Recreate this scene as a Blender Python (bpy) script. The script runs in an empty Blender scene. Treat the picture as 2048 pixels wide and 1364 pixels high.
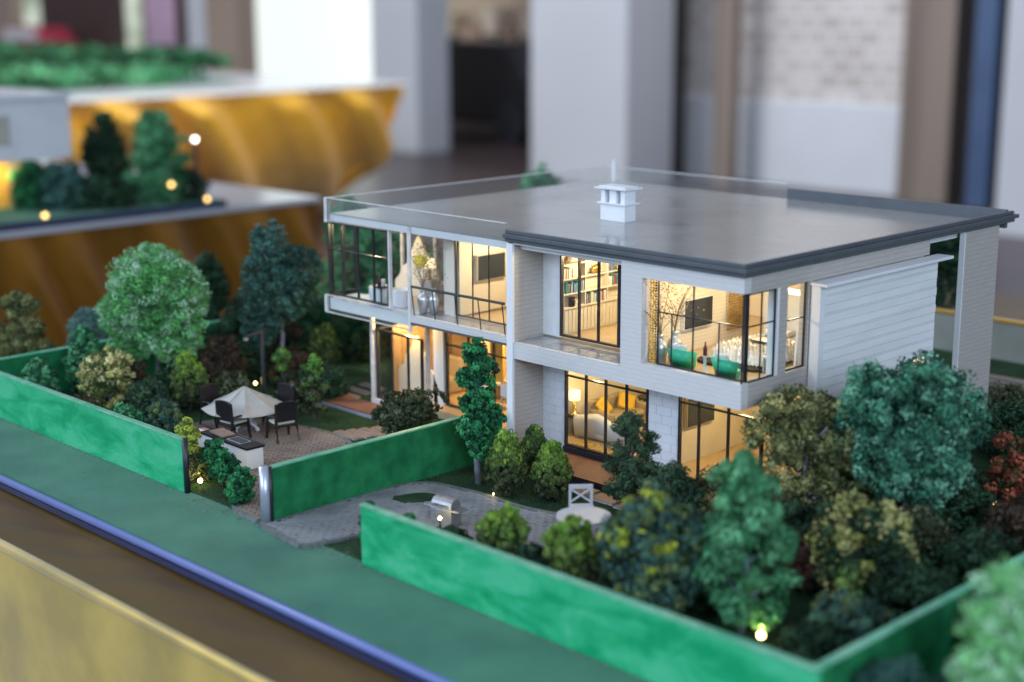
import bpy, math, random
import numpy as np
from mathutils import Matrix, Vector

random.seed(7)
scene = bpy.context.scene
col = scene.collection
PI = math.pi

# ------------------------------------------------------------------ camera, world, lights, exposure
cd = bpy.data.cameras.new("camera")
cam = bpy.data.objects.new("camera", cd)
col.objects.link(cam)
cd.sensor_width = 36.0
cd.lens = 52.686
cd.clip_start = 0.05
cd.clip_end = 300
CR = Matrix(((0.7035, -0.1542, 0.6938), (0.7107, 0.1565, -0.6858), (-0.0029, 0.9756, 0.2197)))
cam.matrix_world = Matrix.Translation((0, 0, 1.0)) @ CR.to_quaternion().to_matrix().to_4x4()
cd.dof.use_dof = True
cd.dof.focus_distance = 3.24
cd.dof.aperture_fstop = 1.42
cd.dof.aperture_blades = 0
scene.camera = cam

world = bpy.data.worlds.new("World")
scene.world = world
world.use_nodes = True
bg = world.node_tree.nodes["Background"]
bg.inputs[0].default_value = (0.52, 0.58, 0.74, 1)
bg.inputs[1].default_value = 0.46


def area(name, loc, target, sx, sy, power, color):
    l = bpy.data.lights.new(name, 'AREA')
    l.shape = 'RECTANGLE'
    l.size, l.size_y, l.energy, l.color = sx, sy, power, color
    o = bpy.data.objects.new(name, l)
    col.objects.link(o)
    o.location = loc
    d = Vector(target) - Vector(loc)
    o.rotation_euler = d.to_track_quat('-Z', 'Y').to_euler()
    return o


area("window_light", (-5.0, -8.0, 4.5), (-2.3, 2.3, 0.2), 9, 5, 790, (0.62, 0.78, 1.0))
area("side_fill_light", (7.0, -2.5, 4.0), (-1.8, 2.6, 0.2), 6, 4, 690, (0.66, 0.82, 1.0))  # added fill for the right-facing sides; no window known there
area("far_table_fill", (3.0, 8.0, 8.0), (-14.5, 9.5, -0.6), 4, 3, 120, (1.0, 0.95, 0.85)).data.spread = math.radians(34)  # unseen lamp added to brighten the far gold drapes only
area("hall_fill_light", (-17, -3.0, 9.0), (-19, 18, 1.0), 10, 6, 2600, (0.92, 0.95, 1.0))  # added lamp, out of view, that lifts the far hall

scene.view_settings.view_transform = 'Standard'
scene.view_settings.look = 'None'
scene.view_settings.exposure = 0.10
scene.view_settings.gamma = 1.0
scene.view_settings.use_curve_mapping = False
scene.render.engine = 'CYCLES'
scene.cycles.use_denoising = True
try:
    scene.cycles.denoiser = 'OPENIMAGEDENOISE'
except Exception:
    pass
scene.cycles.max_bounces = 10
scene.cycles.transparent_max_bounces = 24
scene.cycles.caustics_reflective = False
scene.cycles.caustics_refractive = False
scene.cycles.sample_clamp_indirect = 3.0


# ------------------------------------------------------------------ helpers: colour and materials
def lin(c):
    c = c / 255.0
    return c / 12.92 if c <= 0.04045 else ((c + 0.055) / 1.055) ** 2.4


def C(r, g, b, k=1.0):
    return tuple(min(0.92, lin(v) * k) for v in (r, g, b))


def nodes_of(name):
    m = bpy.data.materials.new(name)
    m.use_nodes = True
    nt = m.node_tree
    return m, nt, nt.nodes["Principled BSDF"]


def mat(name, c, rough=0.5, metal=0.0, var=0.12, vscale=18.0, bump=0.0, bscale=120.0, stretch=None, spec=0.5,
        c2=None, sheen=0.0, coat=0.0, vlow=0.35, vhigh=0.65):
    m, nt, p = nodes_of(name)
    p.inputs["Roughness"].default_value = rough
    p.inputs["Metallic"].default_value = metal
    p.inputs["Specular IOR Level"].default_value = spec
    p.inputs["Sheen Weight"].default_value = sheen
    p.inputs["Coat Weight"].default_value = coat
    tc = nt.nodes.new("ShaderNodeTexCoord")
    src = tc.outputs["Object"]
    if stretch:
        mp = nt.nodes.new("ShaderNodeMapping")
        mp.inputs["Scale"].default_value = stretch
        nt.links.new(src, mp.inputs["Vector"])
        src = mp.outputs["Vector"]
    n = nt.nodes.new("ShaderNodeTexNoise")
    n.inputs["Scale"].default_value = vscale
    n.inputs["Detail"].default_value = 5
    nt.links.new(src, n.inputs["Vector"])
    r = nt.nodes.new("ShaderNodeValToRGB")
    a = c if c2 is not None else tuple(v * (1 - var) for v in c)
    b = c2 if c2 is not None else tuple(min(0.95, v * (1 + var)) for v in c)
    r.color_ramp.elements[0].position = vlow
    r.color_ramp.elements[1].position = vhigh
    r.color_ramp.elements[0].color = (*a, 1)
    r.color_ramp.elements[1].color = (*b, 1)
    nt.links.new(n.outputs["Fac"], r.inputs["Fac"])
    nt.links.new(r.outputs["Color"], p.inputs["Base Color"])
    if bump:
        n2 = nt.nodes.new("ShaderNodeTexNoise")
        n2.inputs["Scale"].default_value = bscale
        n2.inputs["Detail"].default_value = 4
        nt.links.new(src, n2.inputs["Vector"])
        bp = nt.nodes.new("ShaderNodeBump")
        bp.inputs["Strength"].default_value = bump
        bp.inputs["Distance"].default_value = 0.004
        nt.links.new(n2.outputs["Fac"], bp.inputs["Height"])
        nt.links.new(bp.outputs["Normal"], p.inputs["Normal"])
    return m


def stripes(name, c, dark, scale, axis='Z', rough=0.6, width=0.12, bump=0.4, var=0.1, grain=(1, 1, 1)):
    """fine grooved boards: thin joints along one object axis, with wood-like streaks"""
    m, nt, p = nodes_of(name)
    p.inputs["Roughness"].default_value = rough
    tc = nt.nodes.new("ShaderNodeTexCoord")
    sep = nt.nodes.new("ShaderNodeSeparateXYZ")
    nt.links.new(tc.outputs["Object"], sep.inputs[0])
    mul = nt.nodes.new("ShaderNodeMath"); mul.operation = 'MULTIPLY'; mul.inputs[1].default_value = scale
    nt.links.new(sep.outputs[axis], mul.inputs[0])
    fr = nt.nodes.new("ShaderNodeMath"); fr.operation = 'FRACT'
    nt.links.new(mul.outputs[0], fr.inputs[0])
    lt = nt.nodes.new("ShaderNodeMath"); lt.operation = 'LESS_THAN'; lt.inputs[1].default_value = width
    nt.links.new(fr.outputs[0], lt.inputs[0])
    mp = nt.nodes.new("ShaderNodeMapping"); mp.inputs["Scale"].default_value = grain
    nt.links.new(tc.outputs["Object"], mp.inputs["Vector"])
    n = nt.nodes.new("ShaderNodeTexNoise"); n.inputs["Scale"].default_value = 30; n.inputs["Detail"].default_value = 6
    nt.links.new(mp.outputs[0], n.inputs["Vector"])
    r = nt.nodes.new("ShaderNodeValToRGB")
    r.color_ramp.elements[0].position, r.color_ramp.elements[1].position = 0.3, 0.7
    r.color_ramp.elements[0].color = (*[v * (1 - var) for v in c], 1)
    r.color_ramp.elements[1].color = (*[min(.95, v * (1 + var)) for v in c], 1)
    nt.links.new(n.outputs["Fac"], r.inputs["Fac"])
    mx = nt.nodes.new("ShaderNodeMix"); mx.data_type = 'RGBA'
    nt.links.new(lt.outputs[0], mx.inputs[0])
    nt.links.new(r.outputs["Color"], mx.inputs[6])
    mx.inputs[7].default_value = (*dark, 1)
    nt.links.new(mx.outputs[2], p.inputs["Base Color"])
    inv = nt.nodes.new("ShaderNodeMath"); inv.operation = 'SUBTRACT'; inv.inputs[0].default_value = 1
    nt.links.new(lt.outputs[0], inv.inputs[1])
    bp = nt.nodes.new("ShaderNodeBump"); bp.inputs["Strength"].default_value = bump; bp.inputs["Distance"].default_value = 0.002
    nt.links.new(inv.outputs[0], bp.inputs["Height"])
    nt.links.new(bp.outputs["Normal"], p.inputs["Normal"])
    return m


def clear(name, tint, gloss=1.0, rough=0.02, haze=0.0):
    """clear acrylic sheet: see-through with a fresnel shine and a trace of haze"""
    m = bpy.data.materials.new(name)
    m.use_nodes = True
    nt = m.node_tree
    nt.nodes.clear()
    out = nt.nodes.new("ShaderNodeOutputMaterial")
    tr = nt.nodes.new("ShaderNodeBsdfTransparent"); tr.inputs[0].default_value = (*tint, 1)
    gl = nt.nodes.new("ShaderNodeBsdfGlossy"); gl.inputs["Roughness"].default_value = rough
    df = nt.nodes.new("ShaderNodeBsdfDiffuse"); df.inputs[0].default_value = (0.75, 0.78, 0.8, 1)
    fr = nt.nodes.new("ShaderNodeLayerWeight"); fr.inputs[0].default_value = 0.5
    pw = nt.nodes.new("ShaderNodeMath"); pw.operation = 'POWER'; pw.inputs[1].default_value = 4.0
    nt.links.new(fr.outputs["Facing"], pw.inputs[0])
    ad = nt.nodes.new("ShaderNodeMath"); ad.operation = 'ADD'; ad.inputs[1].default_value = 0.03
    nt.links.new(pw.outputs[0], ad.inputs[0])
    ml = nt.nodes.new("ShaderNodeMath"); ml.operation = 'MULTIPLY'; ml.inputs[1].default_value = gloss
    nt.links.new(ad.outputs[0], ml.inputs[0])
    m0 = nt.nodes.new("ShaderNodeMixShader"); m0.inputs[0].default_value = haze
    nt.links.new(tr.outputs[0], m0.inputs[1]); nt.links.new(df.outputs[0], m0.inputs[2])
    mx = nt.nodes.new("ShaderNodeMixShader")
    nt.links.new(ml.outputs[0], mx.inputs[0])
    nt.links.new(m0.outputs[0], mx.inputs[1]); nt.links.new(gl.outputs[0], mx.inputs[2])
    nt.links.new(mx.outputs[0], out.inputs[0])
    return m


def glow(name, c, s):
    m, nt, p = nodes_of(name)
    p.inputs["Base Color"].default_value = (*c, 1)
    p.inputs["Emission Color"].default_value = (*c, 1)
    p.inputs["Emission Strength"].default_value = s
    return m


def foliage_mat():
    m, nt, p = nodes_of("foliage")
    at = nt.nodes.new("ShaderNodeAttribute"); at.attribute_name = "Col"
    nt.links.new(at.outputs["Color"], p.inputs["Base Color"])
    p.inputs["Roughness"].default_value = 0.75
    p.inputs["Specular IOR Level"].default_value = 0.25
    tl = nt.nodes.new("ShaderNodeBsdfTranslucent")
    nt.links.new(at.outputs["Color"], tl.inputs[0])
    mx = nt.nodes.new("ShaderNodeMixShader"); mx.inputs[0].default_value = 0.22
    nt.links.new(p.outputs[0], mx.inputs[1]); nt.links.new(tl.outputs[0], mx.inputs[2])
    nt.links.new(mx.outputs[0], nt.nodes["Material Output"].inputs[0])
    return m


M = {}
M['foliage'] = foliage_mat()
M['white'] = mat('white_paint', (0.78, 0.79, 0.82), 0.45, var=0.04, vscale=8)
M['white_gloss'] = mat('white_gloss', (0.80, 0.82, 0.85), 0.2, var=0.03)
M['siding'] = mat('white_siding', (0.80, 0.81, 0.825), 0.5, var=0.05, vscale=10, stretch=(4, .6, 4), bump=.08)
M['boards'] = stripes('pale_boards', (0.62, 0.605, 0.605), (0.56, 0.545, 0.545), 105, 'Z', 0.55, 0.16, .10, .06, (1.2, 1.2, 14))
M['boards_shade'] = stripes('shaded_beige_boards', (0.46, 0.42, 0.39), (0.385, 0.345, 0.315), 95, 'Z', 0.6, 0.16, .15, .10, (1.2, 1.2, 16))  # beige wood, also darkened to carry the shade of the side faces
M['block'] = mat('white_block', (0.70, 0.72, 0.76), 0.6, var=0.04, bump=.1, bscale=200)
M['joint'] = mat('grey_joint', (0.52, 0.53, 0.57), 0.8)
M['cornice'] = mat('grey_cornice', (0.088, 0.100, 0.114), 0.42, var=.08, vscale=30)
M['roof'] = mat('grey_roof_sheet', (0.35, 0.345, 0.325), 0.14, var=0.10, vscale=3.0, spec=0.6)


def roof_wear(m):
    nt = m.node_tree
    p = nt.nodes["Principled BSDF"]
    tc = nt.nodes.new("ShaderNodeTexCoord")
    n = nt.nodes.new("ShaderNodeTexNoise"); n.inputs["Scale"].default_value = 7; n.inputs["Detail"].default_value = 8
    nt.links.new(tc.outputs["Object"], n.inputs[0])
    r = nt.nodes.new("ShaderNodeMapRange")
    r.inputs[1].default_value, r.inputs[2].default_value, r.inputs[3].default_value, r.inputs[4].default_value = .35, .7, .11, .17
    nt.links.new(n.outputs[0], r.inputs[0]); nt.links.new(r.outputs[0], p.inputs["Roughness"])
    b = nt.nodes.new("ShaderNodeTexBrick"); b.inputs["Scale"].default_value = 9; b.inputs["Mortar Size"].default_value = .008
    b.inputs["Color1"].default_value = (1, 1, 1, 1); b.inputs["Color2"].default_value = (.96, .96, .96, 1); b.inputs["Mortar"].default_value = (.80, .80, .80, 1)
    nt.links.new(tc.outputs["Object"], b.inputs[0])
    src = p.inputs["Base Color"].links[0].from_socket
    mx = nt.nodes.new("ShaderNodeMix"); mx.data_type = 'RGBA'; mx.blend_type = 'MULTIPLY'; mx.inputs[0].default_value = 1
    nt.links.new(src, mx.inputs[6]); nt.links.new(b.outputs[0], mx.inputs[7]); nt.links.new(mx.outputs[2], p.inputs["Base Color"])


roof_wear(M['roof'])
M['black'] = mat('black_metal', (0.018, 0.020, 0.026), 0.4, var=.1)
M['plinth'] = mat('dark_plinth', (0.02, 0.022, 0.035), 0.5)
M['cream'] = mat('cream_wall', (0.72, 0.66, 0.55), 0.6, var=.04)
M['cream_pattern'] = stripes('cream_pattern', (0.72, 0.66, 0.55), (0.68, 0.60, 0.49), 120, 'Z', .6, .35, .15, .05)
M['floor_wood'] = mat('tan_floor', (0.52, 0.38, 0.22), 0.3, var=.1, stretch=(3, 14, 3))
M['ceil'] = mat('white_ceiling', (0.75, 0.74, 0.7), 0.7, var=.03)
M['glass'] = clear('window_glass', (0.97, 0.985, 0.98), 0.55)
M['acrylic'] = clear('acrylic_sheet', (0.97, 0.98, 0.975), 0.7, 0.03, 0.04)
M['edge'] = mat('frosted_acrylic_edge', (0.66, 0.64, 0.64), 0.35, var=.12, vscale=40)
M['tile'] = mat('glossy_grey_tile', (0.30, 0.32, 0.34), 0.08, var=.06, spec=.8)
M['screen'] = mat('dark_screen', (0.022, 0.028, 0.036), 0.16, var=.1)
M['gold'] = mat('gold_satin', C(205, 156, 44, 1.2), 0.42, 0.2, var=.12, vscale=2.5, sheen=.3, bump=.12, bscale=9)
M['gold_shaded'] = mat('shaded_satin_top', C(112, 88, 44, .85), 0.38, 0.25, var=.12, vscale=4, bump=.15, bscale=6)  # same gold cloth as the skirt; its dimness is put into the colour
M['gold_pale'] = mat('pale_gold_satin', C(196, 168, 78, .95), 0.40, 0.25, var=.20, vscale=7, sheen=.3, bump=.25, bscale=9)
M['bead'] = mat('gold_beads', (0.75, 0.52, 0.16), 0.18, 0.9, var=.3, vscale=80)
M['silver'] = mat('brushed_silver', (0.62, 0.63, 0.65), 0.34, 0.75, var=.12, vscale=40)
M['steel'] = mat('steel_post', (0.52, 0.55, 0.66), 0.35, 0.6, var=.1)
M['trim'] = mat('blue_grey_trim', (0.12, 0.17, 0.42), 0.4, var=.12, vscale=6, stretch=(.6, 3, 3), coat=.2)
M['navy'] = mat('navy_shade_strip', (0.018, 0.024, 0.075), 0.5)
M['dark_wood'] = mat('dark_wood', (0.012, 0.009, 0.012), 0.38, var=.2)
M['cushion'] = mat('cream_cushion', (0.50, 0.47, 0.40), 0.8, var=.08)
M['canvas'] = mat('cream_canvas', (0.44, 0.425, 0.40), 0.7, var=.06, vscale=40)
M['trunk'] = mat('grey_bark', (0.11, 0.11, 0.14), 0.7, var=.3, vscale=60, stretch=(1, 1, .3))
M['trunk_pale'] = mat('pale_bark', (0.22, 0.24, 0.32), 0.6, var=.3, vscale=60)
M['trunk_brown'] = mat('brown_bark', (0.10, 0.06, 0.05), 0.7, var=.3, vscale=60)
M['deck'] = stripes('brown_deck', C(120, 82, 62, 1.5), C(60, 38, 30), 170, 'Y', .55, .22, .5, .14, (8, 1, 1))
M['stone'] = mat('brown_slab', C(120, 100, 88, 1.5), .6, var=.12, vscale=60)
M['stone_edge'] = mat('pale_slab_edge', C(150, 155, 170, 1.3), .6)
M['paver'] = mat('brown_paver', C(118, 107, 100, 1.45), .65, var=.22, vscale=14, bump=.15, bscale=220)
M['paver_grey'] = mat('grey_paver', C(112, 114, 118, 1.6), .65, var=.2, vscale=14, bump=.15, bscale=220)
M['mortar'] = mat('dark_mortar', C(34, 28, 28, .9), .9)
M['teal_plastic'] = mat('teal_plastic', (0.03, 0.50, 0.27), 0.35, var=.08)
M['cloth_white'] = mat('white_fabric', (0.72, 0.72, 0.74), .8, var=.05)
M['sofa'] = mat('taupe_fabric', (0.36, 0.31, 0.24), .85, var=.1)
M['yellow'] = mat('mustard_cushion', (0.75, 0.50, 0.07), .7, var=.08)
M['rug'] = mat('dark_fur_rug', (0.03, 0.025, 0.022), .9, var=.6, vscale=90, bump=.8, bscale=150)
M['gold_rug'] = mat('gold_fringe_rug', (0.6, 0.42, 0.12), .35, .6, var=.5, vscale=160, bump=.6, bscale=200)
M['quilt'] = mat('silver_quilt', (0.62, 0.58, 0.52), .3, .45, var=.2, vscale=60)
M['red'] = mat('dark_red', (0.14, 0.012, 0.03), .4)
M['orange_panel'] = mat('orange_curtain', (0.75, 0.36, 0.05), .6, var=.08)
M['dry'] = mat('dry_twig', (0.30, 0.20, 0.10), .8, var=.3)
M['yellow_flower'] = mat('yellow_flower', (0.75, 0.62, 0.03), .6)
M['led'] = glow('warm_led', (1.0, 0.70, 0.26), 16.0)
M['led_soft'] = glow('amber_led', (1.0, 0.62, 0.20), 4.5)
M['led_white'] = glow('white_led', (1.0, 0.97, 0.9), 7.0)
M['shade'] = glow('lit_lamp_shade', (1.0, 0.80, 0.48), 1.4)
M['spot'] = glow('ceiling_spot_lamp', (1.0, 0.78, 0.42), 6.0)


def green_wall_mat():
    m, nt, p = nodes_of("green_wash_paint")
    p.inputs["Roughness"].default_value = 0.42
    tc = nt.nodes.new("ShaderNodeTexCoord")
    mp = nt.nodes.new("ShaderNodeMapping"); mp.inputs["Scale"].default_value = (0.55, 0.55, 1.5)
    nt.links.new(tc.outputs["Object"], mp.inputs[0])
    n = nt.nodes.new("ShaderNodeTexNoise"); n.inputs["Scale"].default_value = 13; n.inputs["Detail"].default_value = 8; n.inputs["Roughness"].default_value = .62
    n.inputs["Distortion"].default_value = 0.5
    nt.links.new(mp.outputs[0], n.inputs[0])
    r = nt.nodes.new("ShaderNodeValToRGB")
    e = r.color_ramp.elements
    e[0].position = .40; e[0].color = (*C(5, 132, 84, 1.35), 1)
    e[1].position = .60; e[1].color = (*C(62, 158, 116, 1.4), 1)
    k = r.color_ramp.elements.new(.50); k.color = (*C(36, 148, 100, 1.4), 1)
    nt.links.new(n.outputs[0], r.inputs[0])
    n2 = nt.nodes.new("ShaderNodeTexNoise"); n2.inputs["Scale"].default_value = 120; n2.inputs["Detail"].default_value = 4
    nt.links.new(tc.outputs["Object"], n2.inputs[0])
    mx = nt.nodes.new("ShaderNodeMix"); mx.data_type = 'RGBA'; mx.blend_type = 'OVERLAY'; mx.inputs[0].default_value = .25
    nt.links.new(r.outputs[0], mx.inputs[6]); nt.links.new(n2.outputs["Color"], mx.inputs[7])
    nt.links.new(mx.outputs[2], p.inputs["Base Color"])
    return m


def flock_mat():
    m, nt, p = nodes_of("green_flock")
    p.inputs["Roughness"].default_value = 0.95
    p.inputs["Specular IOR Level"].default_value = 0.1
    p.inputs["Sheen Weight"].default_value = 0.15
    tc = nt.nodes.new("ShaderNodeTexCoord")
    n = nt.nodes.new("ShaderNodeTexNoise"); n.inputs["Scale"].default_value = 6; n.inputs["Detail"].default_value = 8
    nt.links.new(tc.outputs["Object"], n.inputs[0])
    r = nt.nodes.new("ShaderNodeValToRGB")
    e = r.color_ramp.elements
    e[0].position = .3; e[0].color = (*C(34, 104, 82, .95), 1)
    e[1].position = .7; e[1].color = (*C(60, 124, 98, 1.08), 1)
    nt.links.new(n.outputs[0], r.inputs[0])
    n2 = nt.nodes.new("ShaderNodeTexNoise"); n2.inputs["Scale"].default_value = 320; n2.inputs["Detail"].default_value = 2
    nt.links.new(tc.outputs["Object"], n2.inputs[0])
    mx = nt.nodes.new("ShaderNodeMix"); mx.data_type = 'RGBA'; mx.blend_type = 'OVERLAY'; mx.inputs[0].default_value = .18
    nt.links.new(r.outputs[0], mx.inputs[6]); nt.links.new(n2.outputs["Color"], mx.inputs[7])
    nt.links.new(mx.outputs[2], p.inputs["Base Color"])
    bp = nt.nodes.new("ShaderNodeBump"); bp.inputs["Strength"].default_value = .6; bp.inputs["Distance"].default_value = .004
    nt.links.new(n2.outputs[0], bp.inputs["Height"]); nt.links.new(bp.outputs[0], p.inputs["Normal"])
    return m


M['green_wall'] = green_wall_mat()
M['flock'] = flock_mat()


# ------------------------------------------------------------------ helpers: objects and meshes
def tag(o, label=None, cat=None, group=None, kind=None):
    for k, v in (('label', label), ('category', cat), ('group', group), ('kind', kind)):
        if v:
            o[k] = v
    return o


def thing(name, loc, label, cat, group=None, rz=0.0):
    o = bpy.data.objects.new(name, None)
    o.empty_display_size = 0.02
    col.objects.link(o)
    o.location = loc
    o.rotation_euler = (0, 0, rz)
    return tag(o, label, cat, group)


def wloc(p):
    l = Vector((0, 0, 0))
    while p is not None:
        l = l + Vector(p.location)
        p = p.parent
    return l


def children(o):
    return [c for c in bpy.data.objects if c.parent == o]


def copy_tree(o, parent=None):
    c = o.copy()
    col.objects.link(c)
    c.parent = parent
    for ch in children(o):
        copy_tree(ch, c)
    return c


class MB:
    def __init__(s):
        s.v, s.f = [], []

    def add(s, vs, fs):
        b = len(s.v)
        s.v += [tuple(p) for p in vs]
        s.f += [tuple(b + i for i in f) for f in fs]
        return s

    def box(s, x0, x1, y0, y1, z0, z1, m=None):
        vs = [(x0, y0, z0), (x1, y0, z0), (x1, y1, z0), (x0, y1, z0), (x0, y0, z1), (x1, y0, z1), (x1, y1, z1), (x0, y1, z1)]
        if m is not None:
            vs = [m @ Vector(p) for p in vs]
        return s.add(vs, [(3, 2, 1, 0), (4, 5, 6, 7), (0, 1, 5, 4), (1, 2, 6, 5), (2, 3, 7, 6), (3, 0, 4, 7)])

    def prism(s, poly, z0, z1, axis='z'):
        n = len(poly)
        def P(a, b, c):
            return (a, b, c) if axis == 'z' else ((a, c, b) if axis == 'y' else (c, a, b))
        vs = [P(a, b, z0) for a, b in poly] + [P(a, b, z1) for a, b in poly]
        fs = [tuple(range(n - 1, -1, -1)), tuple(range(n, 2 * n))] + [(i, (i + 1) % n, n + (i + 1) % n, n + i) for i in range(n)]
        return s.add(vs, fs)

    def tube(s, pts, rad, n=8, cap=True):
        pts = [Vector(p) for p in pts]
        if not hasattr(rad, '__len__'):
            rad = [rad] * len(pts)
        vs = []
        for i, p in enumerate(pts):
            d = (pts[min(i + 1, len(pts) - 1)] - pts[max(i - 1, 0)]).normalized()
            a = d.orthogonal().normalized() if abs(d.z) > .99 else d.cross(Vector((0, 0, 1))).normalized()
            b = d.cross(a)
            for k in range(n):
                t = 2 * PI * k / n
                vs.append(p + (a * math.cos(t) + b * math.sin(t)) * rad[i])
        fs = [(i * n + k, i * n + (k + 1) % n, (i + 1) * n + (k + 1) % n, (i + 1) * n + k) for i in range(len(pts) - 1) for k in range(n)]
        if cap:
            fs += [tuple(range(n - 1, -1, -1)), tuple((len(pts) - 1) * n + k for k in range(n))]
        return s.add(vs, fs)

    def lathe(s, prof, c=(0, 0, 0), n=20):
        vs = [(c[0] + r * math.cos(2 * PI * k / n), c[1] + r * math.sin(2 * PI * k / n), c[2] + z) for r, z in prof for k in range(n)]
        fs = [(i * n + k, i * n + (k + 1) % n, (i + 1) * n + (k + 1) % n, (i + 1) * n + k) for i in range(len(prof) - 1) for k in range(n)]
        fs += [tuple(range(n - 1, -1, -1)), tuple((len(prof) - 1) * n + k for k in range(n))]
        return s.add(vs, fs)

    def grid(s, fn, nu, nv):
        vs = [fn(i / nu, j / nv) for i in range(nu + 1) for j in range(nv + 1)]
        fs = [(i * (nv + 1) + j, (i + 1) * (nv + 1) + j, (i + 1) * (nv + 1) + j + 1, i * (nv + 1) + j + 1) for i in range(nu) for j in range(nv)]
        return s.add(vs, fs)

    def build(s, name, m, parent=None, local=False, smooth=False, bevel=0.0, origin=None):
        v = [Vector(p) for p in s.v]
        loc = Vector((0, 0, 0))
        if parent is not None and not local:
            w = wloc(parent)
            v = [p - w for p in v]
        elif parent is None:
            if origin is None:
                xs, ys, zs = zip(*s.v)
                loc = Vector(((min(xs) + max(xs)) / 2, (min(ys) + max(ys)) / 2, min(zs)))
            else:
                loc = Vector(origin)
            v = [p - loc for p in v]
        me = bpy.data.meshes.new(name)
        me.from_pydata([tuple(p) for p in v], [], s.f)
        me.update()
        if smooth:
            me.polygons.foreach_set('use_smooth', [True] * len(me.polygons))
        me.materials.append(M[m] if isinstance(m, str) else m)
        o = bpy.data.objects.new(name, me)
        col.objects.link(o)
        o.location = loc
        o.parent = parent
        if bevel:
            b = o.modifiers.new('bevel', 'BEVEL')
            b.width, b.segments, b.limit_method, b.angle_limit = bevel, 2, 'ANGLE', math.radians(40)
        return o


def box(name, m, x0, x1, y0, y1, z0, z1, parent=None, bevel=0.0, **k):
    return MB().box(x0, x1, y0, y1, z0, z1).build(name, m, parent, bevel=bevel, **k)


def structure(o):
    o['kind'] = 'structure'
    return o


# ------------------------------------------------------------------ the setting: hall floor, display table, model ground
structure(box('hall_floor', mat('brown_hall_floor', C(84, 66, 66, .75), .35, var=.2, vscale=1.2), -60, 20, -20, 60, -1.9, -1.8))

tb = thing('display_table', (-2.4, 2.6, -1.8), 'gold satin covered display table carrying the white model house and its garden', 'table')
TX0, TX1, TY0, TY1 = -4.16, 0.6, 1.243, 5.0


def cloth_top(u, v):
    x = TX0 + (TX1 - TX0) * u
    y = TY0 + .012 + (TY1 - TY0) * v ** 2.4
    w = max(0, 1 - abs(y - 1.33) / .09)
    z = -.034 + w * (.0032 * math.sin(x * 11 + 34 * y) + .0022 * math.sin(x * 23 - 46 * y + 2 * math.sin(x * 5)))
    return (x, y, z)


MB().grid(cloth_top, 420, 60).build('table_cloth_top', 'gold_shaded', tb, smooth=True)


def front_skirt(u, v):
    x = TX0 + (TX1 - TX0) * u
    d = min(1, v * 12)
    fold = .012 * math.sin(x * 9 + 2.0 * math.sin(x * 3.1) + 2.2 * v) + .003 * math.sin(x * 29 + 1.3)
    z = -0.033 - 1.75 * v
    rim = 0.016 * (1 - d) ** 2
    return (x, TY0 - fold * d * min(1, v * 3) - .006 * (1 - (1 - d) ** 2) + rim * .2, z - rim * 0)


MB().grid(front_skirt, 260, 40).build('table_skirt', 'gold_pale', tb, smooth=True)
MB().tube([(TX0, TY0 + .008, -.0415), (TX1, TY0 + .008, -.0415)], 0.011, 10).build('cloth_hem', 'gold_pale', tb, smooth=True)
MB().prism([(TX0 + .05, TY0 + .06), (TX1, TY0 + .06), (TX1, TY1), (TX0 + .05, TY1)], -1.75, -.05).build('table_frame', 'dark_wood', tb)

base = box('lawn_ground', 'flock', -4.02, 0.4, 1.412, 4.45, -0.03, 0.0)
structure(base)
MB().tube([(-4.02, 1.402, -.0085), (0.4, 1.414, -.0085)], 0.0085, 12).build('edge_trim', 'trim', base, smooth=True)
box('trim_shade_strip', 'navy', -4.02, 0.4, 1.400, 1.411, -.029, -.017, base)  # dark strip painting the shade under the rounded trim


# flock fibres on the lawn near the focus plane
def leaf_object(name, cen, L, W, colr, parent=None, dirs=None, spread=1.0, seed=0, m='foliage', normals=None):
    rng = np.random.default_rng(seed)
    n = len(cen)
    d = rng.normal(size=(n, 3)) * spread
    if dirs is not None:
        d = d + dirs
    d /= np.linalg.norm(d, axis=1, keepdims=True) + 1e-9
    s = np.cross(d, rng.normal(size=(n, 3)))
    s /= np.linalg.norm(s, axis=1, keepdims=True) + 1e-9
    if normals is not None:
        nn = normals + rng.normal(size=(n, 3)) * .38
        nn /= np.linalg.norm(nn, axis=1, keepdims=True) + 1e-9
        d = d - nn * (d * nn).sum(1, keepdims=True)
        d /= np.linalg.norm(d, axis=1, keepdims=True) + 1e-9
        s = np.cross(nn, d)
    L = np.broadcast_to(L, (n,))[:, None] * (0.7 + 0.6 * rng.random((n, 1)))
    W = np.broadcast_to(W, (n,))[:, None] * (0.7 + 0.6 * rng.random((n, 1)))
    nrm = np.cross(d, s)
    v = np.empty((n, 4, 3), dtype=np.float32)
    v[:, 0] = cen - d * L / 2
    v[:, 1] = cen + s * W / 2 + nrm * W * .2
    v[:, 2] = cen + d * L / 2
    v[:, 3] = cen - s * W / 2 + nrm * W * .2
    me = bpy.data.meshes.new(name)
    me.vertices.add(n * 4)
    me.vertices.foreach_set('co', v.reshape(-1))
    me.loops.add(n * 4)
    me.loops.foreach_set('vertex_index', np.arange(n * 4, dtype=np.int32))
    me.polygons.add(n)
    me.polygons.foreach_set('loop_start', np.arange(0, n * 4, 4, dtype=np.int32))
    me.update(calc_edges=True)
    a = me.color_attributes.new('Col', 'FLOAT_COLOR', 'POINT')
    cc = np.ones((n, 4, 4), dtype=np.float32)
    cc[:, :, :3] = np.clip(colr, 0, .95)[:, None, :]
    a.data.foreach_set('color', cc.reshape(-1))
    me.materials.append(M[m])
    o = bpy.data.objects.new(name, me)
    col.objects.link(o)
    o.parent = parent
    return o


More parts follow.
